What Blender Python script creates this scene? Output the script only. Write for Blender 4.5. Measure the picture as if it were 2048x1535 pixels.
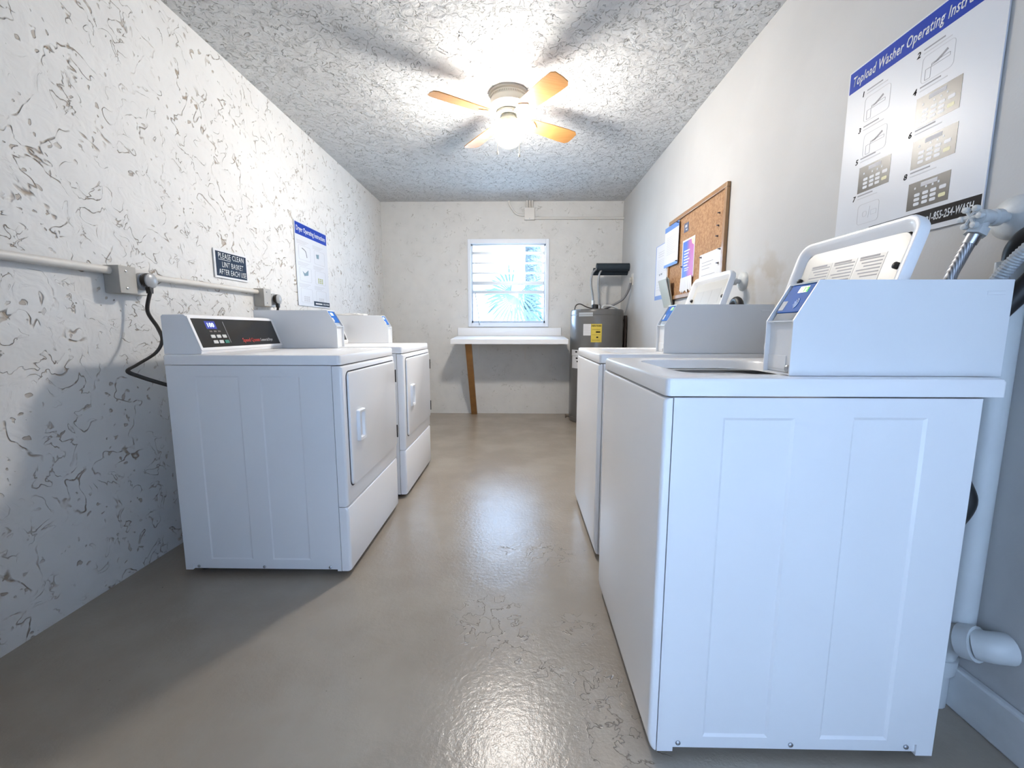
import bpy, bmesh, math, random
from mathutils import Vector, Matrix
random.seed(7)
S = bpy.context.scene
COL = S.collection
for o in list(bpy.data.objects): bpy.data.objects.remove(o)

# ------------------------------------------------------------------ camera
CAM_H = 1.0153
cd = bpy.data.cameras.new('camera'); cam = bpy.data.objects.new('camera', cd); COL.objects.link(cam)
cd.sensor_width = 36.0; cd.lens = 36.0 * 844.8 / 2048.0; cd.clip_start = 0.02; cd.clip_end = 200
def set_cam(h, pitch, yaw, roll):
    fw = Vector((math.sin(yaw) * math.cos(pitch), math.cos(yaw) * math.cos(pitch), math.sin(pitch)))
    rt = Vector((math.cos(yaw), -math.sin(yaw), 0)); up = rt.cross(fw)
    r2 = rt * math.cos(roll) + up * math.sin(roll); u2 = up * math.cos(roll) - rt * math.sin(roll)
    cam.matrix_world = Matrix(((r2.x, u2.x, -fw.x, 0), (r2.y, u2.y, -fw.y, 0), (r2.z, u2.z, -fw.z, h), (0, 0, 0, 1)))
set_cam(CAM_H, -0.1279, -0.0176, 0.0011)
S.camera = cam

# ------------------------------------------------------------------ world / light / exposure
SKY_COL = (0.46, 0.67, 1.0); SKY_STR = 10.8
GLOBE_COL = (1.0, 0.945, 0.875); GLOBE_STR = 198.0
w = bpy.data.worlds.new('sky'); S.world = w; w.use_nodes = True
bg = w.node_tree.nodes['Background']; bg.inputs[0].default_value = (*SKY_COL, 1); bg.inputs[1].default_value = SKY_STR
sl = bpy.data.lights.new('sun', 'SUN'); so = bpy.data.objects.new('sun', sl); COL.objects.link(so)
sl.energy = 170.0; sl.color = (.48, .78, 1.06); sl.angle = .02
so.rotation_euler = Vector((-.3, .40, -1.0)).to_track_quat('-Z', 'Y').to_euler()
S.view_settings.view_transform = 'Standard'; S.view_settings.look = 'None'
S.view_settings.gamma = 1.0; S.view_settings.use_curve_mapping = False
S.view_settings.exposure = 0.68
S.cycles.max_bounces = 7; S.cycles.diffuse_bounces = 4; S.cycles.glossy_bounces = 3; S.cycles.transmission_bounces = 3; S.cycles.transparent_max_bounces = 6
S.cycles.use_light_tree = False; S.cycles.adaptive_threshold = .02
S.cycles.caustics_reflective = False; S.cycles.caustics_refractive = False
DOOR = (-0.55, 1.02, 2.03); YF = -0.70            # doorway behind the camera: x range, height, wall plane
def portal(name, loc, rot, sx, sy):
    l = bpy.data.lights.new(name, 'AREA'); l.shape = 'RECTANGLE'; l.size = sx; l.size_y = sy
    l.cycles.is_portal = True
    o = bpy.data.objects.new(name, l); COL.objects.link(o); o.location = loc; o.rotation_euler = rot
portal('doorway_portal', ((DOOR[0] + DOOR[1]) / 2, YF - 0.07, DOOR[2] / 2), (math.radians(90), 0, 0), DOOR[1] - DOOR[0], DOOR[2])
portal('window_portal', (-0.135, 5.2, 1.553), (math.radians(-90), 0, 0), 0.88, 0.9)

# ------------------------------------------------------------------ room numbers (metres)
XL, XR, YB, H = -1.613, 1.1896, 5.081, 2.4766

# ------------------------------------------------------------------ materials
MATS = {}
def mat(name, col=(.8, .8, .8), rough=.5, metal=0.0, coat=0.0, emit=None, estr=0.0, spec=.5, trans=0.0, bump=None, var=0.0, vscale=8.0):
    if name in MATS: return MATS[name]
    m = bpy.data.materials.new(name); m.use_nodes = True
    nt = m.node_tree; b = nt.nodes['Principled BSDF']
    b.inputs['Base Color'].default_value = (*col, 1); b.inputs['Roughness'].default_value = rough
    b.inputs['Metallic'].default_value = metal; b.inputs['Coat Weight'].default_value = coat
    b.inputs['Coat Roughness'].default_value = .12
    b.inputs['Specular IOR Level'].default_value = spec
    if emit: b.inputs['Emission Color'].default_value = (*emit, 1); b.inputs['Emission Strength'].default_value = estr; m.cycles.emission_sampling = 'NONE'
    if var or bump:
        tc = nt.nodes.new('ShaderNodeTexCoord'); n = nt.nodes.new('ShaderNodeTexNoise')
        n.inputs['Scale'].default_value = vscale; n.inputs['Detail'].default_value = 4
        nt.links.new(tc.outputs['Object'], n.inputs['Vector'])
        if var:
            mx = nt.nodes.new('ShaderNodeMix'); mx.data_type = 'RGBA'
            mx.inputs[6].default_value = (*[c * (1 - var) for c in col], 1); mx.inputs[7].default_value = (*[min(1, c * (1 + var)) for c in col], 1)
            nt.links.new(n.outputs['Fac'], mx.inputs[0]); nt.links.new(mx.outputs[2], b.inputs['Base Color'])
        if bump:
            bp = nt.nodes.new('ShaderNodeBump'); bp.inputs['Strength'].default_value = bump[0]; bp.inputs['Distance'].default_value = bump[1]
            nt.links.new(n.outputs['Fac'], bp.inputs['Height']); nt.links.new(bp.outputs[0], b.inputs['Normal'])
    MATS[name] = m; return m

class NT:
    def __init__(s, name):
        s.m = bpy.data.materials.new(name); s.m.use_nodes = True; s.t = s.m.node_tree; s.b = s.t.nodes['Principled BSDF']
        s.tc = s.t.nodes.new('ShaderNodeTexCoord').outputs['Object']; MATS[name] = s.m
    def link(s, a, b): s.t.links.new(a, b)
    def val(s, sock, v):
        if hasattr(v, 'is_linked'): s.link(v, sock)
        else: sock.default_value = v
    def noise(s, scale, detail=3, rough=.55, dist=0.0, vec=None):
        n = s.t.nodes.new('ShaderNodeTexNoise'); n.inputs['Scale'].default_value = scale; n.inputs['Detail'].default_value = detail
        n.inputs['Roughness'].default_value = rough; n.inputs['Distortion'].default_value = dist
        s.link(vec or s.tc, n.inputs['Vector']); return n.outputs['Fac']
    def math(s, op, a, b=0.0, c=None):
        n = s.t.nodes.new('ShaderNodeMath'); n.operation = op; s.val(n.inputs[0], a); s.val(n.inputs[1], b)
        if c is not None: s.val(n.inputs[2], c)
        return n.outputs[0]
    def ramp(s, v, a, b, lo=0.0, hi=1.0):
        n = s.t.nodes.new('ShaderNodeMapRange'); n.interpolation_type = 'SMOOTHSTEP'
        s.link(v, n.inputs[0]); n.inputs[1].default_value = a; n.inputs[2].default_value = b; n.inputs[3].default_value = lo; n.inputs[4].default_value = hi
        return n.outputs[0]
    def mix(s, f, a, b):
        n = s.t.nodes.new('ShaderNodeMix'); n.data_type = 'RGBA'; s.val(n.inputs[0], f)
        for k, c in ((6, a), (7, b)):
            if hasattr(c, 'is_linked'): s.link(c, n.inputs[k])
            else: n.inputs[k].default_value = (*c, 1)
        return n.outputs[2]
    def shift(s, v, sc=(1, 1, 1)):
        n = s.t.nodes.new('ShaderNodeMapping'); n.inputs['Location'].default_value = v; n.inputs['Scale'].default_value = sc
        s.link(s.tc, n.inputs['Vector']); return n.outputs[0]
    def bump(s, h, strength, dist):
        n = s.t.nodes.new('ShaderNodeBump'); n.inputs['Strength'].default_value = strength; n.inputs['Distance'].default_value = dist
        s.link(h, n.inputs['Height']); s.link(n.outputs[0], s.b.inputs['Normal'])
    def contour(s, n, width):     # thin line where the noise crosses a half
        return s.ramp(s.math('ABSOLUTE', s.math('SUBTRACT', n, .5)), 0.0, width, 1.0, 0.0)

def stucco(name, col, dirt, sc=1.0, cover=.5, dirt_amt=.8, strength=.7, dist=.008, rough=1.5, thin=1.0):
    n = NT(name)
    a = n.noise(4.6 * sc, 3.2, .55, .35); b = n.noise(12.5 * sc, rough + 1.2, .58, .6, n.shift((3, 9, 4))); k = n.noise(5.5 * sc, 1.5, .5, 0, n.shift((7, 3, 1))); q = n.noise(36 * sc, 1, .5, .4)
    c1 = n.math('MULTIPLY', n.contour(a, .0095 * thin), n.ramp(k, cover, cover + .12))
    c2 = n.math('MULTIPLY', n.contour(b, .017 * thin), n.ramp(k, 1 - cover, .88 - cover))
    ln = n.math('MULTIPLY', n.math('ADD', c1, n.math('MULTIPLY', c2, .8)), n.ramp(q, .36, .56, .12, 1.0))
    c3 = n.math('MULTIPLY', n.ramp(q, .66, .71), n.ramp(k, cover + .02, cover + .12))
    cr = n.math('MINIMUM', n.math('ADD', ln, n.math('MULTIPLY', c3, .7)), 1.0)
    hgt = n.math('SUBTRACT', n.math('ADD', n.math('MULTIPLY', b, .45), n.math('MULTIPLY', a, .5)), n.math('MULTIPLY', cr, .55))
    base = n.mix(n.ramp(k, .35, .65), [c * .96 for c in col], col)
    n.link(n.mix(n.math('MULTIPLY', cr, dirt_amt), base, dirt), n.b.inputs['Base Color'])
    n.b.inputs['Roughness'].default_value = .62; n.b.inputs['Specular IOR Level'].default_value = .25
    n.bump(hgt, strength, dist); return n.m
M_LEFT = stucco('stucco_left', (.73, .725, .705), (.27, .185, .10), 1.0, .49, .75, .9, .013, 1.5, 1.1)
M_BACK = stucco('stucco_back', (.68, .67, .64), (.30, .26, .20), 1.3, .56, .55, .8, .009)
M_CEIL = stucco('stucco_ceiling', (.61, .612, .61), (.22, .195, .16), 1.7, .47, .5, 1.0, .022, 3.0, 1.2)
n = NT('right_wall_paint')
def rblob(cy, cz, r):
    d = n.t.nodes.new('ShaderNodeVectorMath'); d.operation = 'DISTANCE'; n.link(n.tc, d.inputs[0]); d.inputs[1].default_value = (XR, cy, cz)
    return n.ramp(d.outputs['Value'], r * .3, r, 1.0, 0.0)
stain = n.math('MULTIPLY', n.math('MAXIMUM', rblob(2.12, 1.22, .26), rblob(1.75, 1.12, .22)), n.ramp(n.noise(7, 4), .42, .62))
n.link(n.mix(n.math('MULTIPLY', stain, .55), n.mix(n.ramp(n.noise(1.7, 4), .35, .7), (.49, .485, .475), (.53, .525, .515)), (.36, .29, .20)), n.b.inputs['Base Color'])
n.b.inputs['Roughness'].default_value = .55; n.b.inputs['Specular IOR Level'].default_value = .3; n.bump(n.noise(120, 3), .15, .002); M_RIGHT = n.m

n = NT('floor_paint')
def blob(cx, cy, r):
    d = n.t.nodes.new('ShaderNodeVectorMath'); d.operation = 'DISTANCE'; n.link(n.tc, d.inputs[0]); d.inputs[1].default_value = (cx, cy, 0)
    return n.ramp(d.outputs['Value'], r * .55, r, 1.0, 0.0)
mask = None
for cx, cy, r in ((-.10, 1.38, .17), (-.02, 1.26, .10), (.14, 1.82, .13), (-.06, 1.845, .05), (.22, 1.10, .10), (.26, .93, .13), (.09, 1.15, .06), (.20, 1.34, .10), (.24, .80, .12)):
    b_ = blob(cx, cy, r); mask = b_ if mask is None else n.math('MAXIMUM', mask, b_)
edge = n.math('MULTIPLY', n.contour(n.noise(16, 3, .55, .4), .016), mask)
peel = n.math('MULTIPLY', n.ramp(n.noise(16, 3, .55, .4), .5, .53), mask)
dots = n.math('MULTIPLY', n.ramp(n.noise(38, 2, .5), .73, .76), n.ramp(n.noise(3, 2), .45, .6))
wear = n.mix(n.ramp(n.noise(2.6, 5), .35, .7), (.30, .255, .205), (.35, .305, .25))
wear = n.mix(n.math('MULTIPLY', peel, .10), wear, (.45, .41, .37))
wear = n.mix(n.math('MINIMUM', n.math('ADD', n.math('MULTIPLY', edge, .75), n.math('MULTIPLY', dots, .6)), 1.0), wear, (.13, .10, .075))
n.link(wear, n.b.inputs['Base Color'])
n.b.inputs['Roughness'].default_value = .25
fh = n.math('ADD', n.math('MULTIPLY', n.noise(60, 3, .65), .45), n.math('SUBTRACT', n.math('MULTIPLY', n.noise(6, 3), .5), n.math('ADD', n.math('MULTIPLY', edge, .6), n.math('MULTIPLY', peel, .25))))
n.bump(fh, .40, .006); n.b.inputs['Specular IOR Level'].default_value = .5
M_FLOOR = n.m

M_ENAM = mat('white_enamel', (.86, .865, .875), .32, coat=.35, var=.02, vscale=3)
M_ENAM2 = mat('white_enamel_front', (.90, .90, .905), .27, coat=.2, var=.015, vscale=3)
M_BOX = mat('pale_grey_paint', (.78, .79, .80), .4, coat=.2, var=.02)
M_CREAM = mat('cream_lid_liner', (.56, .545, .50), .33, spec=.35, var=.02)
M_DARK = mat('dark_gap', (.035, .035, .04), .6)
M_BLACK = mat('black_rubber', (.012, .012, .013), .45, var=.2)
M_PANEL = mat('black_control_glass', (.012, .010, .008), .22, coat=.2)
M_STEEL = mat('brushed_steel', (.55, .56, .58), .3, metal=1.0, var=.1, vscale=30)
M_SCREW = mat('screw_zinc', (.45, .46, .48), .35, metal=1.0)
M_PIPE = mat('painted_conduit', (.66, .635, .59), .45, var=.06)
M_GREYBOX = mat('grey_steel_box', (.42, .40, .36), .5, var=.12, vscale=25)
M_CORD = mat('dark_cord', (.035, .03, .025), .5, var=.2)
M_PLUGG = mat('clear_grey_plug', (.36, .37, .38), .3, var=.1)
M_PAPER = mat('white_paper', (.66, .665, .68), .6, spec=.3)
M_GLOSSP = mat('laminated_paper', (.62, .635, .665), .36, coat=.0, spec=.35)
M_INK = mat('grey_ink', (.25, .25, .27), .5)
M_INKL = mat('light_grey_ink', (.50, .50, .52), .5)
M_BLUE = mat('blue_ink', (.012, .045, .34), .5, spec=.12)
M_NAVY = mat('navy_sign', (.008, .018, .04), .5, spec=.2)
M_BLK = mat('black_ink', (.010, .008, .008), .5, spec=.1)
M_BRN = mat('brown_black_ink', (.035, .03, .024), .33, spec=.5)
M_WHT = mat('white_ink', (.72, .72, .72), .5)
M_WOOD = mat('stained_wood', (.26, .12, .035), .4, coat=.3, var=.35, vscale=14)
M_FRAME = mat('oak_frame', (.30, .165, .07), .4, coat=.2, var=.2, vscale=30)
M_PVC = mat('painted_pipe', (.60, .62, .62), .45, var=.06, vscale=12)
M_VALVE = mat('painted_valve', (.56, .58, .58), .45, var=.15, vscale=60)
M_LAM = mat('white_laminate', (.80, .80, .80), .3, coat=.2, var=.02)
M_WINF = mat('white_window_frame', (.76, .80, .86), .4, var=.03)
M_ALU = mat('window_aluminium', (.42, .46, .50), .4, metal=.6)
M_TANK = mat('grey_tank_enamel', (.115, .113, .108), .28, coat=.4, var=.08)
M_YEL = mat('yellow_label', (.62, .47, .06), .4, var=.08, vscale=30)
M_SLATE = mat('slate_ink', (.16, .25, .30), .5)
M_FANW = mat('cream_fan_metal', (.56, .53, .45), .35, coat=.1)

n = NT('cork'); c = n.mix(n.ramp(n.noise(60, 4, .7), .35, .65), (.27, .14, .065), (.42, .245, .125))
n.link(n.mix(n.math('MULTIPLY', n.ramp(n.noise(9, 4), .62, .75), .5), c, (.22, .10, .04)), n.b.inputs['Base Color'])
n.b.inputs['Roughness'].default_value = .8; n.bump(n.noise(90, 3), .3, .002); M_CORK = n.m
n = NT('fan_blade_wood'); c = n.mix(n.noise(9, 5, .6, .6, n.shift((0, 0, 0), (1, 12, 1))), (.38, .17, .05), (.56, .29, .10))
n.link(c, n.b.inputs['Base Color']); n.b.inputs['Roughness'].default_value = .25; n.b.inputs['Coat Weight'].default_value = .8; n.b.inputs['Coat Roughness'].default_value = .15; M_BLADE = n.m
n = NT('braided_steel'); wv = n.t.nodes.new('ShaderNodeTexWave'); wv.inputs['Scale'].default_value = 90; wv.inputs['Distortion'].default_value = 1; n.link(n.tc, wv.inputs['Vector'])
n.link(n.mix(wv.outputs['Fac'], (.16, .16, .17), (.55, .56, .58)), n.b.inputs['Base Color']); n.b.inputs['Metallic'].default_value = .8; n.b.inputs['Roughness'].default_value = .5; M_BRAID = n.m
m = bpy.data.materials.new('globe_glow'); m.use_nodes = True; m.node_tree.nodes.clear()
e_ = m.node_tree.nodes.new('ShaderNodeEmission'); o_ = m.node_tree.nodes.new('ShaderNodeOutputMaterial'); e_.inputs[0].default_value = (*GLOBE_COL, 1); e_.inputs[1].default_value = GLOBE_STR
m.node_tree.links.new(e_.outputs[0], o_.inputs[0]); M_GLOBE = m
m = bpy.data.materials.new('window_glass'); m.use_nodes = True; m.node_tree.nodes.clear(); t_ = m.node_tree
tr = t_.nodes.new('ShaderNodeBsdfTransparent'); tr.inputs[0].default_value = (.97, .985, .99, 1); gl = t_.nodes.new('ShaderNodeBsdfGlossy'); gl.inputs['Roughness'].default_value = .05
fr = t_.nodes.new('ShaderNodeMapRange'); lw = t_.nodes.new('ShaderNodeLayerWeight'); t_.links.new(lw.outputs['Facing'], fr.inputs[0]); fr.inputs[1].default_value = .5; fr.inputs[2].default_value = 1.0; fr.inputs[3].default_value = .03; fr.inputs[4].default_value = .35; mx = t_.nodes.new('ShaderNodeMixShader'); o_ = t_.nodes.new('ShaderNodeOutputMaterial')
t_.links.new(fr.outputs[0], mx.inputs[0]); t_.links.new(tr.outputs[0], mx.inputs[1]); t_.links.new(gl.outputs[0], mx.inputs[2]); t_.links.new(mx.outputs[0], o_.inputs[0]); M_GLASS = m

# ------------------------------------------------------------------ mesh helpers (all in world coordinates)
ORI = {}
def V(bm, p): return bm.verts.new(p)
def box(bm, x0, x1, y0, y1, z0, z1, bev=0.0, seg=2):
    vs = [V(bm, (x, y, z)) for x in (x0, x1) for y in (y0, y1) for z in (z0, z1)]
    fs = [(0, 1, 3, 2), (4, 6, 7, 5), (0, 4, 5, 1), (2, 3, 7, 6), (0, 2, 6, 4), (1, 5, 7, 3)]
    faces = [bm.faces.new([vs[i] for i in f]) for f in fs]
    if bev > 0:
        es = list({e for f in faces for e in f.edges})
        bmesh.ops.bevel(bm, geom=es, offset=bev, segments=seg, affect='EDGES', profile=.5)
def rrect(u0, u1, v0, v1, r, k=5):
    if r <= 0: return [(u0, v0), (u1, v0), (u1, v1), (u0, v1)]
    pts = []
    for cu, cv, a0 in ((u1 - r, v0 + r, -90), (u1 - r, v1 - r, 0), (u0 + r, v1 - r, 90), (u0 + r, v0 + r, 180)):
        for i in range(k + 1):
            a = math.radians(a0 + 90 * i / k); pts.append((cu + r * math.cos(a), cv + r * math.sin(a)))
    return pts
def loft(bm, loops, cap0=True, cap1=True):
    L = [[V(bm, p) for p in lp] for lp in loops]; n = len(L[0])
    for a, b in zip(L, L[1:]):
        for i in range(n):
            j = (i + 1) % n; bm.faces.new((a[i], a[j], b[j], b[i]))
    if cap0: bm.faces.new(list(reversed(L[0])))
    if cap1: bm.faces.new(L[-1])
AX = {'x': lambda u, v, w: (w, u, v), 'y': lambda u, v, w: (u, w, v), 'z': lambda u, v, w: (u, v, w)}
def plate(bm, mp, u0, u1, v0, v1, w0, w1, r=0.0, bev=0.0, k=5):
    """rounded-rectangle slab in a (u, v, w) frame, edge at w1 softened by bev"""
    if isinstance(mp, str): mp = AX[mp]
    s = 1 if w1 > w0 else -1; lv = [(0.0, w0)]
    if bev > 0:
        lv += [(0.0, w1 - s * bev), (bev * .3, w1 - s * bev * .3), (bev, w1)]
    else: lv += [(0.0, w1)]
    loft(bm, [[mp(u, v, w_) for u, v in rrect(u0 + i, u1 - i, v0 + i, v1 - i, max(r - i, .0005) if r > 0 else 0, k)] for i, w_ in lv])
def prism(bm, mp, pts, w0, w1):
    if isinstance(mp, str): mp = AX[mp]
    loft(bm, [[mp(u, v, w0) for u, v in pts], [mp(u, v, w1) for u, v in pts]])
def smooth_path(pts, n=8):
    P = [Vector(p) for p in pts]; out = []
    for i in range(len(P) - 1):
        p0, p1, p2, p3 = P[max(i - 1, 0)], P[i], P[i + 1], P[min(i + 2, len(P) - 1)]
        for k in range(n):
            t = k / n
            out.append(.5 * ((2 * p1) + (p2 - p0) * t + (2 * p0 - 5 * p1 + 4 * p2 - p3) * t * t + (3 * p1 - p0 - 3 * p2 + p3) * t ** 3))
    out.append(P[-1]); return out
def tube(bm, pts, r, seg=12, flat=1.0, corr=0.0):
    P = [Vector(p) for p in pts]; loops = []; up = Vector((0, 0, 1)); prev = None
    for i, p in enumerate(P):
        d = (P[min(i + 1, len(P) - 1)] - P[max(i - 1, 0)]).normalized()
        if prev is None:
            a = up if abs(d.z) < .9 else Vector((0, 1, 0)); n1 = d.cross(a).normalized()
        else: n1 = (prev - d * prev.dot(d)).normalized()
        n2 = d.cross(n1); prev = n1
        rr = r[i] if isinstance(r, (list, tuple)) else r
        rr *= 1 + (corr if i % 2 else 0)
        loops.append([p + n1 * math.cos(2 * math.pi * k / seg) * rr + n2 * math.sin(2 * math.pi * k / seg) * rr * flat for k in range(seg)])
    loft(bm, loops)
def lathe(bm, prof, c, seg=40, axis='z', cap0=True, cap1=True):
    f = {'z': lambda r, a, h: (c[0] + r * math.cos(a), c[1] + r * math.sin(a), c[2] + h),
         'x': lambda r, a, h: (c[0] + h, c[1] + r * math.cos(a), c[2] + r * math.sin(a)),
         'y': lambda r, a, h: (c[0] + r * math.cos(a), c[1] + h, c[2] + r * math.sin(a))}[axis]
    loft(bm, [[f(max(r, .0004), 2 * math.pi * k / seg, h) for k in range(seg)] for r, h in prof], cap0, cap1)
def recess(bm, mp, u0, u1, v0, v1, w, rects, d, sl):
    us = sorted({u0, u1, *[r[0] for r in rects], *[r[1] for r in rects]}); vs = sorted({v0, v1, *[r[2] for r in rects], *[r[3] for r in rects]})
    for a, b in zip(us, us[1:]):
        for c, e in zip(vs, vs[1:]):
            mu, mv = (a + b) / 2, (c + e) / 2
            if any(r[0] < mu < r[1] and r[2] < mv < r[3] for r in rects): continue
            bm.faces.new([V(bm, mp(*q, w)) for q in ((a, c), (b, c), (b, e), (a, e))])
    for r in rects:
        loft(bm, [[mp(u, v, w) for u, v in rrect(*r, 0)], [mp(u, v, w + d) for u, v in rrect(r[0] + sl, r[1] - sl, r[2] + sl, r[3] - sl, 0)]], False, True)
def tag(o, label=None, cat=None, group=None, kind=None):
    if label: o['label'] = label
    if cat: o['category'] = cat
    if group: o['group'] = group
    if kind: o['kind'] = kind
    return o
def thing(name, loc, label, cat, group=None, kind=None):
    o = bpy.data.objects.new(name, None); COL.objects.link(o); o.location = loc; o.empty_display_size = .05
    ORI[o] = Vector(loc); return tag(o, label, cat, group, kind)
def obj(name, bm, m, parent=None, smooth=None, label=None):
    """link a bmesh given in world coordinates as one object; its origin follows the parent or its own base"""
    bmesh.ops.remove_doubles(bm, verts=bm.verts, dist=1e-6)
    bmesh.ops.recalc_face_normals(bm, faces=bm.faces)
    if parent is not None: org = ORI[parent]
    else:
        lo = [min(v.co[i] for v in bm.verts) for i in range(3)]; hi = [max(v.co[i] for v in bm.verts) for i in range(3)]
        org = Vector(((lo[0] + hi[0]) / 2, (lo[1] + hi[1]) / 2, lo[2]))
    for v in bm.verts: v.co -= org
    me = bpy.data.meshes.new(name); bm.to_mesh(me); bm.free()
    me.materials.append(MATS[m] if isinstance(m, str) else m)
    if smooth is not None:
        me.polygons.foreach_set('use_smooth', [True] * len(me.polygons))
        try: me.set_sharp_from_angle(angle=math.radians(smooth))
        except Exception: pass
    o = bpy.data.objects.new(name, me); COL.objects.link(o)
    if parent is not None: o.parent = parent
    else: o.location = org
    ORI[o] = org
    if label: o['label'] = label
    return o
def mk(name, m, parent, fn, smooth=None, label=None):
    bm = bmesh.new(); fn(bm); return obj(name, bm, m, parent, smooth, label)
def struct(o, label=None): o['kind'] = 'structure'; (label and o.__setitem__('label', label)); return o
def text(name, s, m, parent, mp, size, u=0, v=0, w=0, xs=1.0, bold=0.0, shear=0.0, align='LEFT', thick=.0006, label=None, fit=None):
    cu = bpy.data.curves.new('t', 'FONT'); cu.body = s; cu.size = size; cu.offset = bold * size; cu.shear = shear; cu.align_x = align; cu.space_character = 1.06; cu.resolution_u = 2
    to = bpy.data.objects.new('t', cu); COL.objects.link(to); bpy.context.view_layer.update()
    me = to.evaluated_get(bpy.context.evaluated_depsgraph_get()).to_mesh()
    bm = bmesh.new(); bm.from_mesh(me)
    if fit:
        xsv = [q.co.x for q in bm.verts]; k = fit / (max(xsv) - min(xsv)); x0 = min(xsv)
        for q in bm.verts: q.co.x = (q.co.x - x0) * k
    else:
        for q in bm.verts: q.co.x *= xs
    ex = bmesh.ops.extrude_face_region(bm, geom=bm.faces[:])
    for g in ex['geom']:
        if isinstance(g, bmesh.types.BMVert): g.co.z += thick
    if isinstance(mp, str): mp = AX[mp]
    for q in bm.verts: q.co = Vector(mp(u + q.co.x, v + q.co.y, w + q.co.z))
    to.to_mesh_clear() if hasattr(to, 'to_mesh_clear') else None
    bpy.data.objects.remove(to); bpy.data.curves.remove(cu)
    return obj(name, bm, m, parent, label=label)
def dup(root, off, label):
    r = root.copy(); COL.objects.link(r); r.location = root.location + Vector(off); r['label'] = label; ORI[r] = ORI[root] + Vector(off)
    for ch in list(root.children):
        c = ch.copy(); COL.objects.link(c); c.parent = r
        for g in list(ch.children):
            d = g.copy(); COL.objects.link(d); d.parent = c
    return r
# frames lying on the walls: u to the viewer's right, v up, w out of the wall
def on_left(y0, z0): return lambda u, v, w: (XL + w, y0 + u, z0 + v)
def on_right(y0, z0): return lambda u, v, w: (XR - w, y0 - u, z0 + v)
def on_back(x0, z0): return lambda u, v, w: (x0 + u, YB - w, z0 + v)

# ------------------------------------------------------------------ room shell
WT = .16
struct(mk('floor', M_FLOOR, None, lambda b: box(b, XL - WT, XR + WT, YF - WT, YB + WT, -.1, 0)), 'glossy taupe painted concrete floor with chipped patches').location
bpy.data.objects['floor'].data.transform(Matrix.Translation(bpy.data.objects['floor'].location)); bpy.data.objects['floor'].location = (0, 0, 0)
def worldize(o): o.data.transform(Matrix.Translation(o.location)); o.location = (0, 0, 0)
struct(mk('ceiling', M_CEIL, None, lambda b: box(b, XL - WT, XR + WT, YF - WT, YB + WT, H, H + .12)), 'rough textured off-white ceiling')
struct(mk('wall_left', M_LEFT, None, lambda b: box(b, XL - WT, XL, YF - WT, YB + WT, 0, H)), 'off-white stucco wall with dirty crevices')
struct(mk('wall_right', M_RIGHT, None, lambda b: box(b, XR, XR + WT, YF - WT, YB + WT, 0, H)), 'smooth painted wall')
worldize(bpy.data.objects['wall_right'])
WX0, WX1, WZ0, WZ1 = -.575, .306, 1.09, 2.006
def f(b):
    box(b, XL, WX0, YB, YB + WT, 0, H); box(b, WX1, XR, YB, YB + WT, 0, H)
    box(b, WX0, WX1, YB, YB + WT, 0, WZ0); box(b, WX0, WX1, YB, YB + WT, WZ1, H)
struct(mk('wall_back', M_BACK, None, f), 'beige stucco wall around the small window')
def f(b):
    box(b, XL, DOOR[0], YF - WT, YF, 0, H); box(b, DOOR[1], XR, YF - WT, YF, 0, H); box(b, DOOR[0], DOOR[1], YF - WT, YF, DOOR[2], H)
struct(mk('wall_front', mat('front_wall_paint', (.36, .33, .29), .7, var=.1), None, f), 'stucco wall with the open doorway')
dr_ = thing('door_light_block', (-.575, YF, 0), 'brown unseen door leaf added to block daylight from the left floor', None, kind='structure')  # unseen leaf added to keep doorway daylight off the left floor
mk('light_block_leaf', mat('light_block_brown', (.20, .13, .08), .5, var=.1), dr_, lambda b: box(b, -.595, -.555, YF + .005, .2, .01, 2.02, .003))
mk('light_block_knob', mat('knob_brass', (.5, .4, .2), .3, metal=1.0), dr_, lambda b: lathe(b, [(.012, 0), (.012, .03), (.026, .04), (.028, .055), (.018, .066), (.0, .068)], (-.555, .13, 1.0), 18, 'x'), 50)
struct(mk('baseboard_right', mat('curb_paint', (.62, .63, .63), .5, var=.12, vscale=18), None,
   lambda b: box(b, XR - .022, XR, .3, 1.62, 0, .122, .006)), 'painted concrete curb along the smooth wall')

# ------------------------------------------------------------------ window
win = thing('window_1', (-.135, YB, 1.05), 'white framed louvred window with daylight behind it', None, kind='structure')
def f(b):
    for r in ((-.609, -.572, 1.05, 2.058), (.303, .341, 1.05, 2.058)): box(b, r[0], r[1], YB - .018, YB + .02, r[2], r[3], .004)
    for r in ((-.572, .303, 2.003, 2.058), (-.572, .303, 1.05, 1.093)): box(b, r[0], r[1], YB - .018, YB + .02, r[2], r[3], .004)
mk('window_frame', M_WINF, win, f)
def f(b):
    for x in (WX0, WX1 - .022): box(b, x, x + .022, YB + .02, YB + .075, WZ0, WZ1, .002)
    box(b, WX0, WX1, YB + .02, YB + .075, WZ1 - .02, WZ1, .002); box(b, WX0, WX1, YB + .02, YB + .075, WZ0, WZ0 + .03, .002)
mk('inner_frame', M_ALU, win, f)
ZB = [1.986, 1.907, 1.792, 1.677, 1.562, 1.457]
for z, t in ((1.907, .034), (1.792, .022), (1.677, .022), (1.562, .042), (1.457, .036)):
    mk('louvre_rail', M_ALU, win, lambda b: box(b, WX0 + .022, WX1 - .022, YB + .03, YB + .05, z - t / 2, z + t / 2, .002))
ZB2 = ZB + [1.12]
for a, c_ in zip(ZB2, ZB2[1:]):
    mk('glass_pane', M_GLASS, win, lambda b: prism(b, 'x', [(YB + .036, a), (YB + .041, a), (YB + .046, c_), (YB + .041, c_)], WX0 + .022, WX1 - .022))
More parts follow.
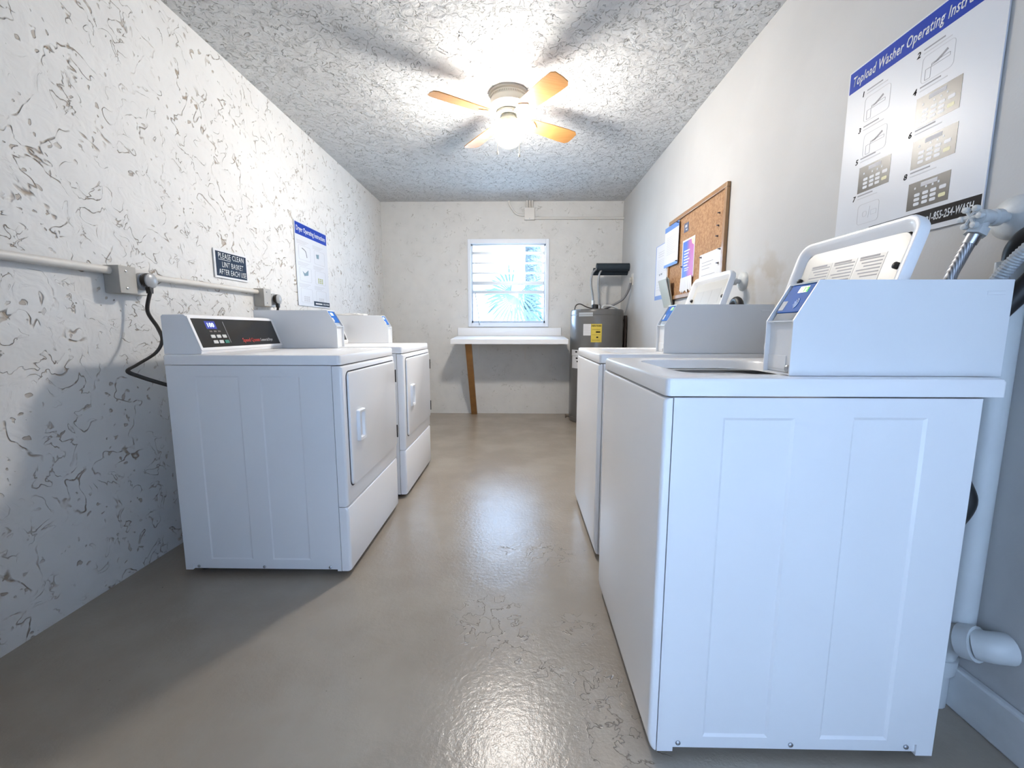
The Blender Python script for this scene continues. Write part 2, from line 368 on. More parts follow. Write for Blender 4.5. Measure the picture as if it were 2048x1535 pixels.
mk('operator_arm', M_ALU, win, lambda b: tube(b, smooth_path([(-.528, YB + .025, 1.442), (-.50, YB + .0, 1.28), (-.475, YB - .022, 1.067)], 5), .007))

# ------------------------------------------------------------------ the world beyond the window and door
mk('ground', mat('pale_pavement', (.55, .55, .54), .9, var=.1, vscale=2), None, lambda b: (box(b, -30, 30, YB + WT, 40, -.2, -.1), box(b, -30, 30, -30, YF - WT, -.2, -.1)))['kind'] = 'structure'
pt = thing('palm_tree', (.25, 7.6, -.1), 'rough grey palm trunk outside the window', 'palm tree')
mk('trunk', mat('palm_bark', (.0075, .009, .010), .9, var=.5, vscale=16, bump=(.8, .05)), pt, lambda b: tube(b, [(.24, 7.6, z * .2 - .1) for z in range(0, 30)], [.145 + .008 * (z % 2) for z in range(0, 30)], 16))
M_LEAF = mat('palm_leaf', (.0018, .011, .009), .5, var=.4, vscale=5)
def fan_leaf(b, c, ang, n, L, tilt):
    for i in range(n):
        a = ang + (i - (n - 1) / 2) * math.radians(150 / n); d = Vector((math.sin(a), -.15 + tilt, math.cos(a))).normalized(); s = d.cross(Vector((0, 1, 0))).normalized() * .017
        c = Vector(c); t = c + d * L * random.uniform(.8, 1.05); t.z -= .06 * abs(math.sin(a)); mid = c + d * L * .55
        e = Vector((0, .004, 0)); loft(b, [[c - s * .3 - e, c + s * .3 - e, c + s * .3 + e, c - s * .3 + e], [mid - s - e, mid + s - e, mid + s + e, mid - s + e], [t - s * .1 - e, t + s * .1 - e, t + s * .1 + e, t - s * .1 + e]])
def palm_bush(loc, label, leaves):
    p = thing('fan_palm', loc, label, 'palm bush')
    for c, ang, n, L, tl in leaves:
        q = mk('frond', M_LEAF, p, lambda b: fan_leaf(b, c, math.radians(ang), n, L, tl))
        mk('stalk', M_LEAF, q, lambda b: tube(b, smooth_path([(loc[0], loc[1], loc[2]), ((loc[0] + c[0]) / 2, c[1], (loc[2] + c[2]) / 2 + .05), c], 4), .008, 6))
palm_bush((-.1, 7.0, -.1), 'green fan palm outside the window, left of the trunk', [((-.08, 6.95, 1.55), 215, 17, .62, 0), ((-.15, 7.05, 1.62), 300, 12, .5, .05), ((-.02, 7.1, 1.6), 120, 11, .5, 0), ((.1, 7.2, 1.35), 30, 9, .35, 0)])
palm_bush((.5, 6.6, -.1), 'green fan palm outside the window, right of the trunk', [((.42, 6.6, 1.05), 5, 9, .42, 0), ((.5, 6.65, 1.0), 330, 8, .4, 0)])
struct(mk('wall_door_shade', mat('door_shade_render', (.355, .345, .36), .85, var=.1), None, lambda b: box(b, -9, 9, -3.4, -3.1, -.1, 7.6)), 'plain unseen wall added to shade the doorway from sky and sun')  # unseen wall added to cut the sky and sun reaching the doorway
bl = thing('neighbour_building', (-1.2, 15, -.1), 'white building far outside the window', 'building')
mk('wall', mat('white_render', (.8, .8, .78), .8, var=.05), bl, lambda b: box(b, -7, -.2, 15, 19, -.1, 2.9))
mk('roof', mat('pale_roof', (.6, .6, .6), .8, var=.05), bl, lambda b: box(b, -7.2, 0, 14.7, 19.2, 2.9, 3.1))
for x0, z0, z1 in ((-1.25, 1.0, 1.75), (-2.6, 1.0, 1.75)):
    fw_ = mk('window', mat('far_window', (.12, .2, .28), .1), bl, lambda b: box(b, x0, x0 + .5, 14.96, 15.02, z0, z1))

# ------------------------------------------------------------------ washers
y1, W = .8976, .6505
def make_washer():
    xs, xf, xr = .3315, .3105, .9793; zb, zs, zt = .0155, .8714, .9145; yA, yZ = y1, y1 + W
    t = thing('washing_machine', (.65, y1 + W / 2, 0), 'nearest white top-load washer, filling the lower right with its side panel', 'washer', 'top-load washers along the smooth wall')
    my = lambda u, v, w_: (u, w_, v)
    def f(b):
        recess(b, my, xs, xr, .0445, zs, yA, [(.438, .591, .056, .828), (.713, .870, .055, .830)], .004, .006)
        box(b, xs, xr, yA + .0045, yZ, .0445, zs)
        for u, v in (((xs, .0445), (xs, zs)), ((xr, .0445), (xr, zs)), ((xs, zs), (xr, zs))):
            b.faces.new([V(b, (u[0], yA, u[1])), V(b, (v[0], yA, v[1])), V(b, (v[0], yA + .0045, v[1])), V(b, (u[0], yA + .0045, u[1]))])
        box(b, xs, .369, yA, yA + .04, zb, .0445); box(b, .941, xr, yA, yA + .04, zb, .0445)
        box(b, .369, .941, yA + .005, yA + .02, .0215, .0445)
    cab = mk('cabinet', M_ENAM, t, f)
    for x in (.383, .650, .921):
        s_ = mk('screw', M_SCREW, cab, lambda b: lathe(b, [(.0058, 0), (.0058, -.002), (.003, -.0042)], (x, yA + .005, .0335), 12, 'y'), 40)
    def f(b):   # front sheet with rolled edges and a swept-back toe
        prof = [(xs, yA + .001)]
        r = .009
        for i in range(7):
            a = math.radians(270 - 90 * i / 6); prof.append((xf + r + r * math.cos(a), yA + .001 + r + r * math.sin(a)))
        for i in range(7):
            a = math.radians(180 - 90 * i / 6); prof.append((xf + r + r * math.cos(a), yZ - .001 - r + r * math.sin(a)))
        prof.append((xs, yZ - .001))
        loops = []
        for z, dx in ((.016, .012), (.022, .0075), (.035, .003), (.055, .0), (zs - .010, 0), (zs - .004, .0025), (zs - .001, .009)):
            loops.append([(min(x + dx, xs - .0022), y, z) for x, y in prof])
        loft(b, loops)
    mk('front_panel', M_ENAM2, t, f, 35)
    def f(b):   # worktop with the loading opening
        o = lambda i, z: [(x, y, z) for x, y in rrect(.3136 + i, 1.0295 - i, yA + i, yZ - i, .012, 5)]
        h = lambda i, z: [(x, y, z) for x, y in rrect(.40 + i, .775 - i, .985 + i, 1.46 - i, .09, 5)]
        loft(b, [o(.012, zs + .0035), o(0, zs + .0035), o(0, zt - .008), o(.0025, zt - .0025), o(.008, zt), h(-.012, zt), h(-.004, zt - .002), h(0, zt - .008), h(.004, zt - .03)], False, False)
    mk('worktop', M_ENAM2, t, f, 35)
    tub = mk('tub', M_STEEL, t, lambda b: lathe(b, [(.245, -.004), (.24, -.04), (.235, -.5), (.0, -.5)], (.63, 1.222, zs - .005), 32, cap0=False, cap1=False), 40)
    mk('agitator', M_ENAM, tub, lambda b: lathe(b, [(.14, -.5), (.07, -.42), (.04, -.15), (.035, -.11), (0, -.10)], (.63, 1.222, zs - .005), 20), 50)
    for x in (.37, .94):
        for y in (yA + .06, yZ - .06):
            mk('levelling_foot', M_BLACK, t, lambda b: lathe(b, [(.022, 0), (.022, .012), (.01, .016), (.01, .05)], (x, y, 0), 14))
    # control console at the back
    mk('control_console', M_ENAM, t, lambda b: prism(b, 'y', [(.905, zt), (1.026, zt), (1.026, 1.07), (.95, 1.07)], 1.042, yZ - .02))
    # payment box
    bx = (.593, 1.050, .935, 1.037)
    pr_ = [(bx[0], zt + .001), (bx[1], zt + .001), (bx[1], 1.122), (bx[0] + .049, 1.122), (bx[0], 1.036)]
    def f(b):
        prism(b, 'y', pr_, bx[2], bx[2] + .0035); prism(b, 'y', pr_, bx[3] - .0035, bx[3])
        box(b, bx[0] + .048, bx[1] - .0006, bx[2] + .0037, bx[3] - .0037, 1.118, 1.1216); box(b, bx[1] - .0046, bx[1] - .0006, bx[2] + .0037, bx[3] - .0037, zt + .0016, 1.1178)
        box(b, bx[0] + .001, bx[1] - .006, bx[2] + .0037, bx[3] - .0037, zt + .0016, zt + .005)
        box(b, bx[0] + .001, bx[0] + .05, bx[2] + .0037, bx[3] - .0037, 1.033, 1.0365)
        box(b, .996, 1.034, bx[2] - .0012, bx[2] + .001, 1.090, 1.098, .0008)
    pb = mk('payment_box', M_BOX, t, f, label='angular grey-white payment housing')
    mk('vault_door', M_BOX, pb, lambda b: (box(b, bx[0] + .010, bx[0] + .016, bx[2] + .0035, bx[3] - .0035, zt + .006, 1.033), box(b, bx[0] + .0085, bx[0] + .011, bx[2] + .030, bx[3] - .004, zt + .012, zt + .043, .001)))
    mk('vault_lock', M_SCREW, pb, lambda b: lathe(b, [(.008, .012), (.008, .002), (.005, 0)], (bx[0] + .001, bx[2] + .016, zt + .015), 14, 'x'))
    mk('window_void', M_DARK, pb, lambda b: box(b, bx[0] + .062, bx[0] + .066, bx[2] + .0035, bx[3] - .0035, 1.0365, 1.118))
    # card reader slab lying along the slope of the box
    o = Vector((bx[0] + .012, 0, 1.045)); td = Vector((.049, 0, .086)).normalized(); nd = Vector((-td.z, 0, td.x))
    mp = lambda u, v, w_: tuple(o + Vector((0, bx[3] - .010 - u, 0)) + td * v + nd * w_)
    rd = mk('card_reader', mat('reader_grey', (.30, .32, .34), .4), t, lambda b: plate(b, mp, 0, .082, -.012, .088, -.028, .0, .006, .004), 40, label='blue card reader')
    mk('reader_face', mat('reader_blue', (.015, .13, .50), .55, spec=.15), rd, lambda b: plate(b, mp, .001, .081, .010, .085, 0, .0025, .005, .001))
    mk('reader_screen', mat('reader_lcd', (.62, .58, .60), .2, emit=(.55, .5, .5), estr=.15), rd, lambda b: plate(b, mp, .036, .066, .060, .076, .0025, .0031))
    text('screen_digits', '12', mat('green_digits', (.05, .6, .05), .4, emit=(.12, 1, .08), estr=1.6), rd, mp, .017, .050, .0615, .0031, bold=.03)
    mk('reader_label', M_PAPER, rd, lambda b: plate(b, mp, .004, .021, .016, .040, .0025, .003))
    def f(b):
        for i, r in enumerate((.006, .011, .016)):
            pts = [mp(.046 + r * math.cos(a), .032 + r * math.sin(a), .0032) for a in [math.radians(-50 + 20 * k) for k in range(6)]]; tube(b, pts, .0011, 5)
    mk('tap_symbol', mat('pale_blue_ink', (.30, .45, .75), .4), rd, f)
    # lid, standing open
    ho = Vector((.80, 0, .93)); ld = Vector((.105, 0, .34)).normalized(); ln = Vector((-ld.z, 0, ld.x))
    ml = lambda u, v, w_: tuple(ho + Vector((0, u, 0)) + ld * v + ln * w_)
    l0, l1, LL = .975, 1.392, .357
    def f(b):
        o2 = lambda i, w_: [ml(u, v, w_) for u, v in rrect(l0 + i, l1 - i, i, LL - i, max(.045 - i, .004), 6)]
        loft(b, [o2(.008, -.008), o2(.002, -.006), o2(0, 0), o2(0, .014), o2(.003, .018), o2(.009, .019), o2(.020, .014), o2(.030, .002), o2(.034, 0)], True, False)
    lid = mk('lid', M_ENAM, t, f, 40, label='raised lid')
    mk('lid_liner', M_CREAM, lid, lambda b: plate(b, ml, l0 + .032, l1 - .032, .032, LL - .032, -.002, .0015, .03, .001))
    for k, (ua, ub) in enumerate(((1.06, 1.145), (1.15, 1.235), (1.24, 1.325))):
        lb = mk('lid_sticker', mat('sticker_grey', (.50, .49, .46), .4), lid, lambda b: plate(b, ml, ua, ub, .215, .285, .0015, .002))
        mk('sticker_lines', M_INK, lb, lambda b: [plate(b, ml, ua + .006, ub - .006 - .02 * (i % 3) / 2, .273 - .009 * i, .276 - .009 * i, .002, .0024) for i in range(6)])
        mk('sticker_heading', M_INK, lb, lambda b: plate(b, ml, ua + .02, ub - .005, .278, .283, .002, .0025))
    for u in (l0 + .04, l1 - .04):
        mk('lid_bumper', M_BLACK, lid, lambda b: loft(b, [[ml(u + r * math.cos(a), .262 - .02 + r * math.sin(a), w_) for a in [2 * math.pi * k / 14 for k in range(14)]] for r, w_ in ((.008, .0), (.008, .009), (.004, .012))]), 40)
    return t
washer = make_washer()
dup(washer, (.0241, .8914, 0), 'farther white top-load washer, between the nearest washer and the water heater')

# ------------------------------------------------------------------ dryers
yd, D = 1.6251, .6904
def make_dryer():
    xr, xs, xf = -1.3876, -.7334, -.6925; zb, zs, zt = .022, .8752, .9172; yA, yZ = yd, yd + D
    t = thing('clothes_dryer', (-1.04, yd + D / 2, 0), 'nearest white front-load dryer with a black control panel showing 100', 'dryer', 'front-load dryers along the stucco wall')
    my = lambda u, v, w_: (u, w_, v)
    def f(b):
        recess(b, my, xr, xs, .05, zs, yA, [(-1.275, -1.10, .07, .834), (-1.017, -.86, .07, .834)], .0018, .006)
        box(b, xr, xs, yA + .002, yZ, .05, zs)
        for u, v in (((xs, .05), (xs, zs)), ((xr, .05), (xr, zs)), ((xr, zs), (xs, zs))):
            b.faces.new([V(b, (u[0], yA, u[1])), V(b, (v[0], yA, v[1])), V(b, (v[0], yA + .002, v[1])), V(b, (u[0], yA + .002, u[1]))])
        box(b, xr, -1.358, yA, yA + .03, zb, .05); box(b, -.75, xs, yA, yA + .03, zb, .05); box(b, -1.358, -.75, yA + .004, yA + .02, .027, .05)
    cab = mk('cabinet', M_ENAM, t, f)
    for x in (-1.334, -1.058, -.782):
        mk('screw', M_SCREW, cab, lambda b: lathe(b, [(.006, 0), (.006, -.002), (.003, -.0042)], (x, yA + .004, .036), 12, 'y'), 40)
    def sheet(b, z0, z1):
        r = .012; prof = [(xs + .001, yA + .001)]
        for i in range(7):
            a = math.radians(-90 + 90 * i / 6); prof.append((xf - r + r * math.cos(a), yA + .001 + r + r * math.sin(a)))
        for i in range(7):
            a = math.radians(90 * i / 6); prof.append((xf - r + r * math.cos(a), yZ - .001 - r + r * math.sin(a)))
        prof.append((xs + .001, yZ - .001))
        loft(b, [[(max(x - dx, xs + .0022), y, z) for x, y in prof] for z, dx in ((z0, .006), (z0 + .003, .002), (z0 + .008, 0), (z1 - .010, 0), (z1 - .004, .0025), (z1, .009))])
    mk('front_panel', M_ENAM2, t, lambda b: sheet(b, .2995, zs - .002), 35)
    mk('lower_panel', M_ENAM2, t, lambda b: sheet(b, zb, .2965), 35)
    mk('door_gap_shade', M_DARK, t, lambda b: plate(b, 'x', 1.6605, 2.2985, .370, .8505, xf - .002, xf + .0012, .026))  # dark plate painting in the shadow line around the door
    dr = mk('door', M_ENAM2, t, lambda b: plate(b, 'x', 1.666, 2.293, .3755, .845, xf, xf + .010, .022, .004), 35)
    def f(b):
        o2 = lambda i, x: [(x, u, v) for u, v in rrect(1.729 + i, 1.803 - i, .545 + i, .680 - i, max(.008 - i * .3, .002), 3)]
        loft(b, [o2(0, xf + .010), o2(.001, xf + .020), o2(.004, xf + .024), o2(.014, xf + .022), o2(.018, xf + .011)], True, True)
    mk('handle', M_ENAM, dr, f, 40, label='recessed white pull handle')
    for z0, z1 in ((.73, .795), (.42, .486)):
        mk('hinge', mat('hinge_bronze', (.05, .04, .035), .4, metal=.6), dr, lambda b: (box(b, xf + .001, xf + .011, 2.2945, 2.3005, z0, z1, .001), lathe(b, [(.0035, z0 - .002), (.0035, z1 + .002)], (xf + .011, 2.2985, 0), 8)))
    mk('worktop', M_ENAM2, t, lambda b: loft(b, [[(x, y, z) for x, y in rrect(xr - .012 + i, -.6975 - i, yA + i, yZ - i, .016, 5)] for i, z in ((.01, zs + .0025), (0, zs + .0025), (0, zt - .008), (.0025, zt - .0025), (.008, zt))]), 35)
    for x in (-1.34, -.76):
        for y in (yA + .06, yZ - .06):
            mk('levelling_foot', M_BLACK, t, lambda b: lathe(b, [(.022, 0), (.022, .012), (.01, .016), (.01, .05)], (x, y, 0), 14))
    # control console
    ca, cz = 1.645, 2.2185
    prof = [(-1.402, zt + .001), (-1.255, zt + .001), (-1.252, .926), (-1.303, 1.066), (-1.312, 1.073), (-1.395, 1.072), (-1.402, 1.066)]
    con = mk('control_console', M_ENAM, t, lambda b: prism(b, 'y', prof, ca, cz))
    o = Vector((-1.2535, 0, .930)); td = Vector((-1.303 + 1.252, 0, 1.066 - .926)).normalized(); nd = Vector((td.z, 0, -td.x)); LN = .146
    mp = lambda u, v, w_: tuple(o + Vector((0, ca + u, 0)) + td * v + nd * w_)
    wd = cz - ca
    def f(b):
        a = rrect(.0, wd, .0, LN, .004, 2); c = rrect(.012, wd - .012, .012, LN - .010, .002, 2)
        loft(b, [[mp(u, v, -.001) for u, v in a], [mp(u, v, .004) for u, v in a], [mp(u, v, .004) for u, v in c], [mp(u, v, .0005) for u, v in c]], False, False)
    mk('panel_bezel', M_ENAM2, t, f)
    pn = mk('control_panel', M_PANEL, t, lambda b: plate(b, mp, .010, wd - .010, .010, LN - .008, -.001, .0012), label='black glass control panel')
    text('display_digits', '100', mat('display_white', (.8, .85, 1), .4, emit=(.55, .68, 1), estr=1.5), pn, mp, .027, .089, .100, .0014, bold=.008)
    mk('display_backing', mat('display_blue', (.01, .012, .09), .3, emit=(.03, .05, .5), estr=.35), pn, lambda b: plate(b, mp, .082, .142, .092, .126, .0010, .0014))
    for i in range(3):
        mk('button', mat('button_grey', (.62, .62, .60), .4), pn, lambda b: plate(b, mp, .085 + .034 * i, .110 + .034 * i, .052, .066, .0012, .0035, .003, .001))
        mk('button', 'button_grey' if i < 2 else mat('button_green', (.03, .22, .16), .4), pn, lambda b: plate(b, mp, .087 + .034 * i, .113 + .034 * i, .028, .042, .0012, .0035, .003, .001))
    mk('divider_line', M_INK, pn, lambda b: plate(b, mp, .190, .193, .030, .125, .0012, .0018))
    for ua in (.09, .115, .14): mk('indicator', mat('indicator_grey', (.12, .10, .09), .4), pn, lambda b: plate(b, mp, ua, ua + .016, .078, .085, .0012, .0017))
    text('brand_text', 'Speed Queen', mat('red_ink', (.62, .05, .04), .4), pn, mp, .026, .275, .030, .0012, bold=.010, fit=.125, thick=.0008)
    text('model_text', 'Commercial Dryer', M_INKL, pn, mp, .020, .407, .031, .0012, fit=.10, thick=.0008)
    # payment box at the far end
    bx = (-.960, -1.398, 2.2225, 2.312)
    pr_ = [(bx[0], zt + .001), (bx[1], zt + .001), (bx[1], 1.115), (bx[0] - .049, 1.115), (bx[0], 1.033)]
    def f(b):
        prism(b, 'y', pr_, bx[2], bx[2] + .0035); prism(b, 'y', pr_, bx[3] - .0035, bx[3])
        box(b, bx[1] + .0006, bx[0] - .048, bx[2] + .0037, bx[3] - .0037, 1.111, 1.1146); box(b, bx[1] + .0006, bx[1] + .0046, bx[2] + .0037, bx[3] - .0037, zt + .0016, 1.1108)
        box(b, bx[1] + .006, bx[0] - .001, bx[2] + .0037, bx[3] - .0037, zt + .0016, zt + .005); box(b, bx[0] - .05, bx[0] - .001, bx[2] + .0037, bx[3] - .0037, 1.030, 1.0335)
    pb = mk('payment_box', M_BOX, t, f, label='angular grey-white payment housing')
    mk('vault_door', M_BOX, pb, lambda b: box(b, bx[0] - .016, bx[0] - .010, bx[2] + .0035, bx[3] - .0035, zt + .006, 1.030))
    o3 = Vector((bx[0] - .012, 0, 1.042)); t3 = Vector((-.049, 0, .082)).normalized(); n3 = Vector((t3.z, 0, -t3.x))
    m3 = lambda u, v, w_: tuple(o3 + Vector((0, bx[2] + .007 + u, 0)) + t3 * v + n3 * w_)
    rd = mk('card_reader', 'reader_grey', t, lambda b: plate(b, m3, 0, .075, -.010, .082, -.028, 0, .006, .004), 40, label='blue card reader')
    mk('reader_face', 'reader_blue', rd, lambda b: plate(b, m3, .001, .074, .010, .080, 0, .0025, .005, .001))
    mk('reader_screen', mat('reader_lcd_lit', (.5, .65, .8), .2, emit=(.45, .7, 1), estr=.9), rd, lambda b: plate(b, m3, .018, .048, .052, .070, .0025, .0031))
    mk('reader_label', M_PAPER, rd, lambda b: plate(b, m3, .004, .019, .016, .038, .0025, .003))
    return t
dryer = make_dryer()
dryer2 = dup(dryer, (.016, .8217, 0), 'farther white front-load dryer, standing beyond the nearest dryer')
# crumpled sheet left on the farther dryer's payment box
def f(b):
    N = 14
    def h(i, j): return 1.1162 + .004 + .010 * abs(math.sin(i * 1.3 + j * .8)) * (1 - abs(i / N - .5)) + .006 * random.random()
    g = [[(-1.34 + .22 * i / N, 3.05 + .074 * j / 6 + .004 * math.sin(i), h(i, j)) for i in range(N + 1)] for j in range(7)]
    top = [[V(b, p) for p in r] for r in g]; bot = [[V(b, (p[0], p[1], 1.1165)) for p in r] for r in g]
    for j in range(6):
        for i in range(N):
            b.faces.new((top[j][i], top[j][i + 1], top[j + 1][i + 1], top[j + 1][i])); b.faces.new((bot[j][i], bot[j + 1][i], bot[j + 1][i + 1], bot[j][i + 1]))
    for i in range(N):
        for j in (0, 6): b.faces.new((top[j][i], bot[j][i], bot[j][i + 1], top[j][i + 1]))
    for j in range(6):
        for i in (0, N): b.faces.new((top[j][i], top[j + 1][i], bot[j + 1][i], bot[j][i]))
tag(mk('dryer_sheet', mat('soft_cloth', (.80, .78, .74), .8, var=.04), None, f, 60), 'crumpled white sheet lying on the farther dryer\'s payment box', 'dryer sheet')

# ------------------------------------------------------------------ ceiling fan
FX, FY, FZ = -.073, 2.85, H
fan = thing('ceiling_fan', (FX, FY, H), 'four-blade ceiling fan with wooden blades and a lit globe', 'ceiling fan')
mk('motor_housing', M_FANW, fan, lambda b: lathe(b, [(.122, 0), (.122, -.012), (.113, -.018), (.111, -.040), (.115, -.046), (.117, -.058), (.115, -.075), (.104, -.088), (.094, -.094), (.086, -.104), (.06, -.112), (.0, -.112)], (FX, FY, H), 48), 30)
def f(b):
    for k in range(64):
        a = 2 * math.pi * k / 64; c_ = Vector((FX + .1125 * math.cos(a), FY + .1125 * math.sin(a), H - .030)); tn = Vector((-math.sin(a), math.cos(a), 0)) * .0022; z = Vector((0, 0, .005)); rr = Vector((math.cos(a), math.sin(a), 0)) * .0012
        loft(b, [[c_ - tn - z, c_ + tn - z, c_ + tn + z, c_ - tn + z], [c_ - tn - z + rr, c_ + tn - z + rr, c_ + tn + z + rr, c_ - tn + z + rr]])
vs = mk('vent_slots', mat('vent_shadow', (.25, .23, .18), .6), fan, f); vs['kind'] = 'stuff'
mk('flywheel', M_FANW, fan, lambda b: lathe(b, [(.075, -.110), (.078, -.114), (.078, -.124), (.06, -.128), (.0, -.128)], (FX, FY, H), 36), 30)
mk('switch_housing', M_FANW, fan, lambda b: lathe(b, [(.042, -.125), (.046, -.132), (.046, -.150), (.064, -.156), (.074, -.180), (.068, -.184)], (FX, FY, H), 36), 30)  # lower rim flared into an added cup shielding the ceiling from the globe
BL = Matrix.Rotation(math.radians(-13), 4, 'X')
for k in range(4):
    A = Matrix.Translation((FX, FY, H - .140)) @ Matrix.Rotation(math.radians(34 + 90 * k), 4, 'Z')
    def f(b):
        outl = [(.150, -.042), (.17, -.050), (.30, -.058), (.44, -.064), (.50, -.062), (.522, -.045), (.526, 0), (.522, .045), (.50, .062), (.44, .064), (.30, .058), (.17, .050), (.150, .042)]
        T = A @ BL
        loft(b, [[tuple(T @ Vector((x, y, z))) for x, y in outl] for z in (-.003, .003)])
    bd = mk('blade', M_BLADE, fan, f, label='wooden fan blade')
    def f(b):
        for s in (-1, 1):
            tube(b, [tuple(A @ Vector(p)) for p in smooth_path([(.062, s * .012, .018), (.095, s * .016, -.006), (.13, s * .034, -.012), (.165, s * .030, -.007)], 4)], .006, 8, .6)
        T = A @ BL
        outl = [(.130, -.030), (.165, -.040), (.195, -.018), (.215, 0), (.195, .018), (.165, .040), (.130, .030), (.118, 0)]
        loft(b, [[tuple(T @ Vector((x, y, z))) for x, y in outl] for z in (-.009, -.0032)])
    mk('blade_bracket', M_FANW, fan, f, 40)
gl_ = mk('light_globe', M_GLOBE, fan, lambda b: lathe(b, [(.046, -.165), (.066, -.175), (.087, -.203), (.0925, -.232), (.086, -.264), (.062, -.295), (.034, -.310), (.0, -.315)], (FX, FY, H), 24), 60, label='glowing frosted glass globe')
for dx, dy, zz in ((-.066, -.085, -.392), (.068, -.085, -.405)):
    ch = mk('pull_chain', M_FANW, fan, lambda b: tube(b, [(FX + dx * .72, FY + dy * .4, H - .150), (FX + dx, FY + dy, H - .20), (FX + dx, FY + dy, H + zz + .02)], .0022, 6))
    mk('chain_pull', M_FANW, ch, lambda b: lathe(b, [(.002, .022), (.005, .016), (.007, .004), (.005, 0), (.0, -.001)], (FX + dx, FY + dy, H + zz), 12), 50)

# ------------------------------------------------------------------ left wall: conduit, outlets, cord, signs
def conduit(name, pts, r, label, **k): return tag(mk(name, M_PIPE, None, lambda b: tube(b, pts, r, 12), 50), label, 'conduit', **k)
conduit('wall_conduit', [(XL + .022, YF, 1.238), (XL + .022, 1.66, 1.242)], .0155, 'painted conduit on the stucco wall running from the camera side to the first outlet')
conduit('wall_conduit', [(XL + .020, 1.80, 1.236), (XL + .020, 2.59, 1.241)], .0135, 'painted conduit on the stucco wall between the two outlets, under the lint sign')
def outlet(y0, y1_, z0, z1, yp, zp, name_l, s=1.0):
    t = thing('power_outlet', (XL, (y0 + y1_) / 2, z0), name_l, 'power outlet', 'dryer outlets on the stucco wall')
    mk('junction_box', M_GREYBOX, t, lambda b: box(b, XL, XL + .062, y0, y0 + .075 * s, z0, z1, .002))
    mk('outlet_box', M_PIPE, t, lambda b: box(b, XL, XL + .034, y0 + .075 * s, y1_, z0, z1, .003))
    mk('receptacle', M_PLUGG, t, lambda b: lathe(b, [(.036 * s, 0), (.036 * s, .016), (.030 * s, .020)], (XL + .034, yp, zp), 24, 'x'), 40)
    for zz in (z0 + .02, z1 - .02): mk('screw', M_SCREW, t, lambda b: lathe(b, [(.004, 0), (.004, .002), (.0, .003)], (XL + .062, y0 + .03, zz), 8, 'x'))
    return t
outlet(1.648, 1.815, 1.156, 1.262, 1.775, 1.212, 'larger-looking grey outlet box above the black dryer cord')
outlet(2.583, 2.752, 1.156, 1.262, 2.712, 1.205, 'small outlet box beside the dryer instructions poster')
def plug(owner, y, z, path, r):
    c = mk('power_cord', M_CORD, owner, lambda b: tube(b, smooth_path(path, 8), r, 10, .6), 60, label='dark power cord plugged into the wall')
    mk('plug', M_PLUGG, c, lambda b: (lathe(b, [(.028, 0), (.032, .006), (.030, .026), (.020, .032)], (XL + .055, y, z), 20, 'x'),), 40)
    mk('plug_cap', M_CORD, c, lambda b: (lathe(b, [(.030, -.002), (.031, .012), (.031, .016)], (XL + .060, y - .002, z), 20, 'x'), prism(b, 'x', [(y - .018, z - .008), (y + .006, z - .008), (y + .002, z - .052), (y - .010, z - .052)], XL + .062, XL + .082)), 40)
plug(dryer, 1.772, 1.215, [(-1.541, 1.768, 1.166), (-1.548, 1.755, 1.09), (-1.51, 1.752, 1.022), (-1.462, 1.712, .972), (-1.475, 1.690, .921), (-1.50, 1.629, .878), (-1.505, 1.590, .856), (-1.48, 1.612, .832), (-1.43, 1.665, .795), (-1.402, 1.72, .77), (-1.388, 1.75, .76)], .0085)
plug(dryer2, 2.712, 1.205, [(-1.541, 2.708, 1.156), (-1.545, 2.705, 1.10), (-1.53, 2.70, 1.0), (-1.50, 2.68, .85), (-1.42, 2.66, .75), (-1.372, 2.65, .72)], .008)

sg = thing('lint_sign', (XL, 2.39, 1.29), 'small navy sign reading PLEASE CLEAN LINT BASKET AFTER EACH USE', 'sign')
ms = on_left(2.255, 1.290)
mk('sign_board', M_WHT, sg, lambda b: plate(b, ms, 0, .272, 0, .150, .003, .008))
mk('sign_field', M_NAVY, sg, lambda b: plate(b, ms, .012, .262, .010, .139, .008, .0086))
for s_, v, u, ft in (('PLEASE CLEAN', .104, .032, .208), ('LINT BASKET', .059, .058, .175), ('AFTER EACH USE', .020, .030, .224)):
    text('sign_text', s_, M_WHT, sg, ms, .041, u, v, .0086, bold=.004, fit=ft)
mk('underline', M_WHT, sg, lambda b: plate(b, ms, .032, .128, .0965, .0990, .0086, .0092))

def line_set(b, mp, u, v, n, ln, h, gap, w):
    for i in range(n): plate(b, mp, u, u + ln * (1 - .3 * ((i * 7) % 3) / 2), v - i * gap - h, v - i * gap, w, w + .0004)
def outline(b, mp, u0, u1, v0, v1, t, r, w):
    a = rrect(u0, u1, v0, v1, r, 4); c_ = rrect(u0 + t, u1 - t, v0 + t, v1 - t, max(r - t, .001), 4)
    loft(b, [[mp(*p, w) for p in a], [mp(*p, w + .0004) for p in a], [mp(*p, w + .0004) for p in c_], [mp(*p, w) for p in c_]], False, False)
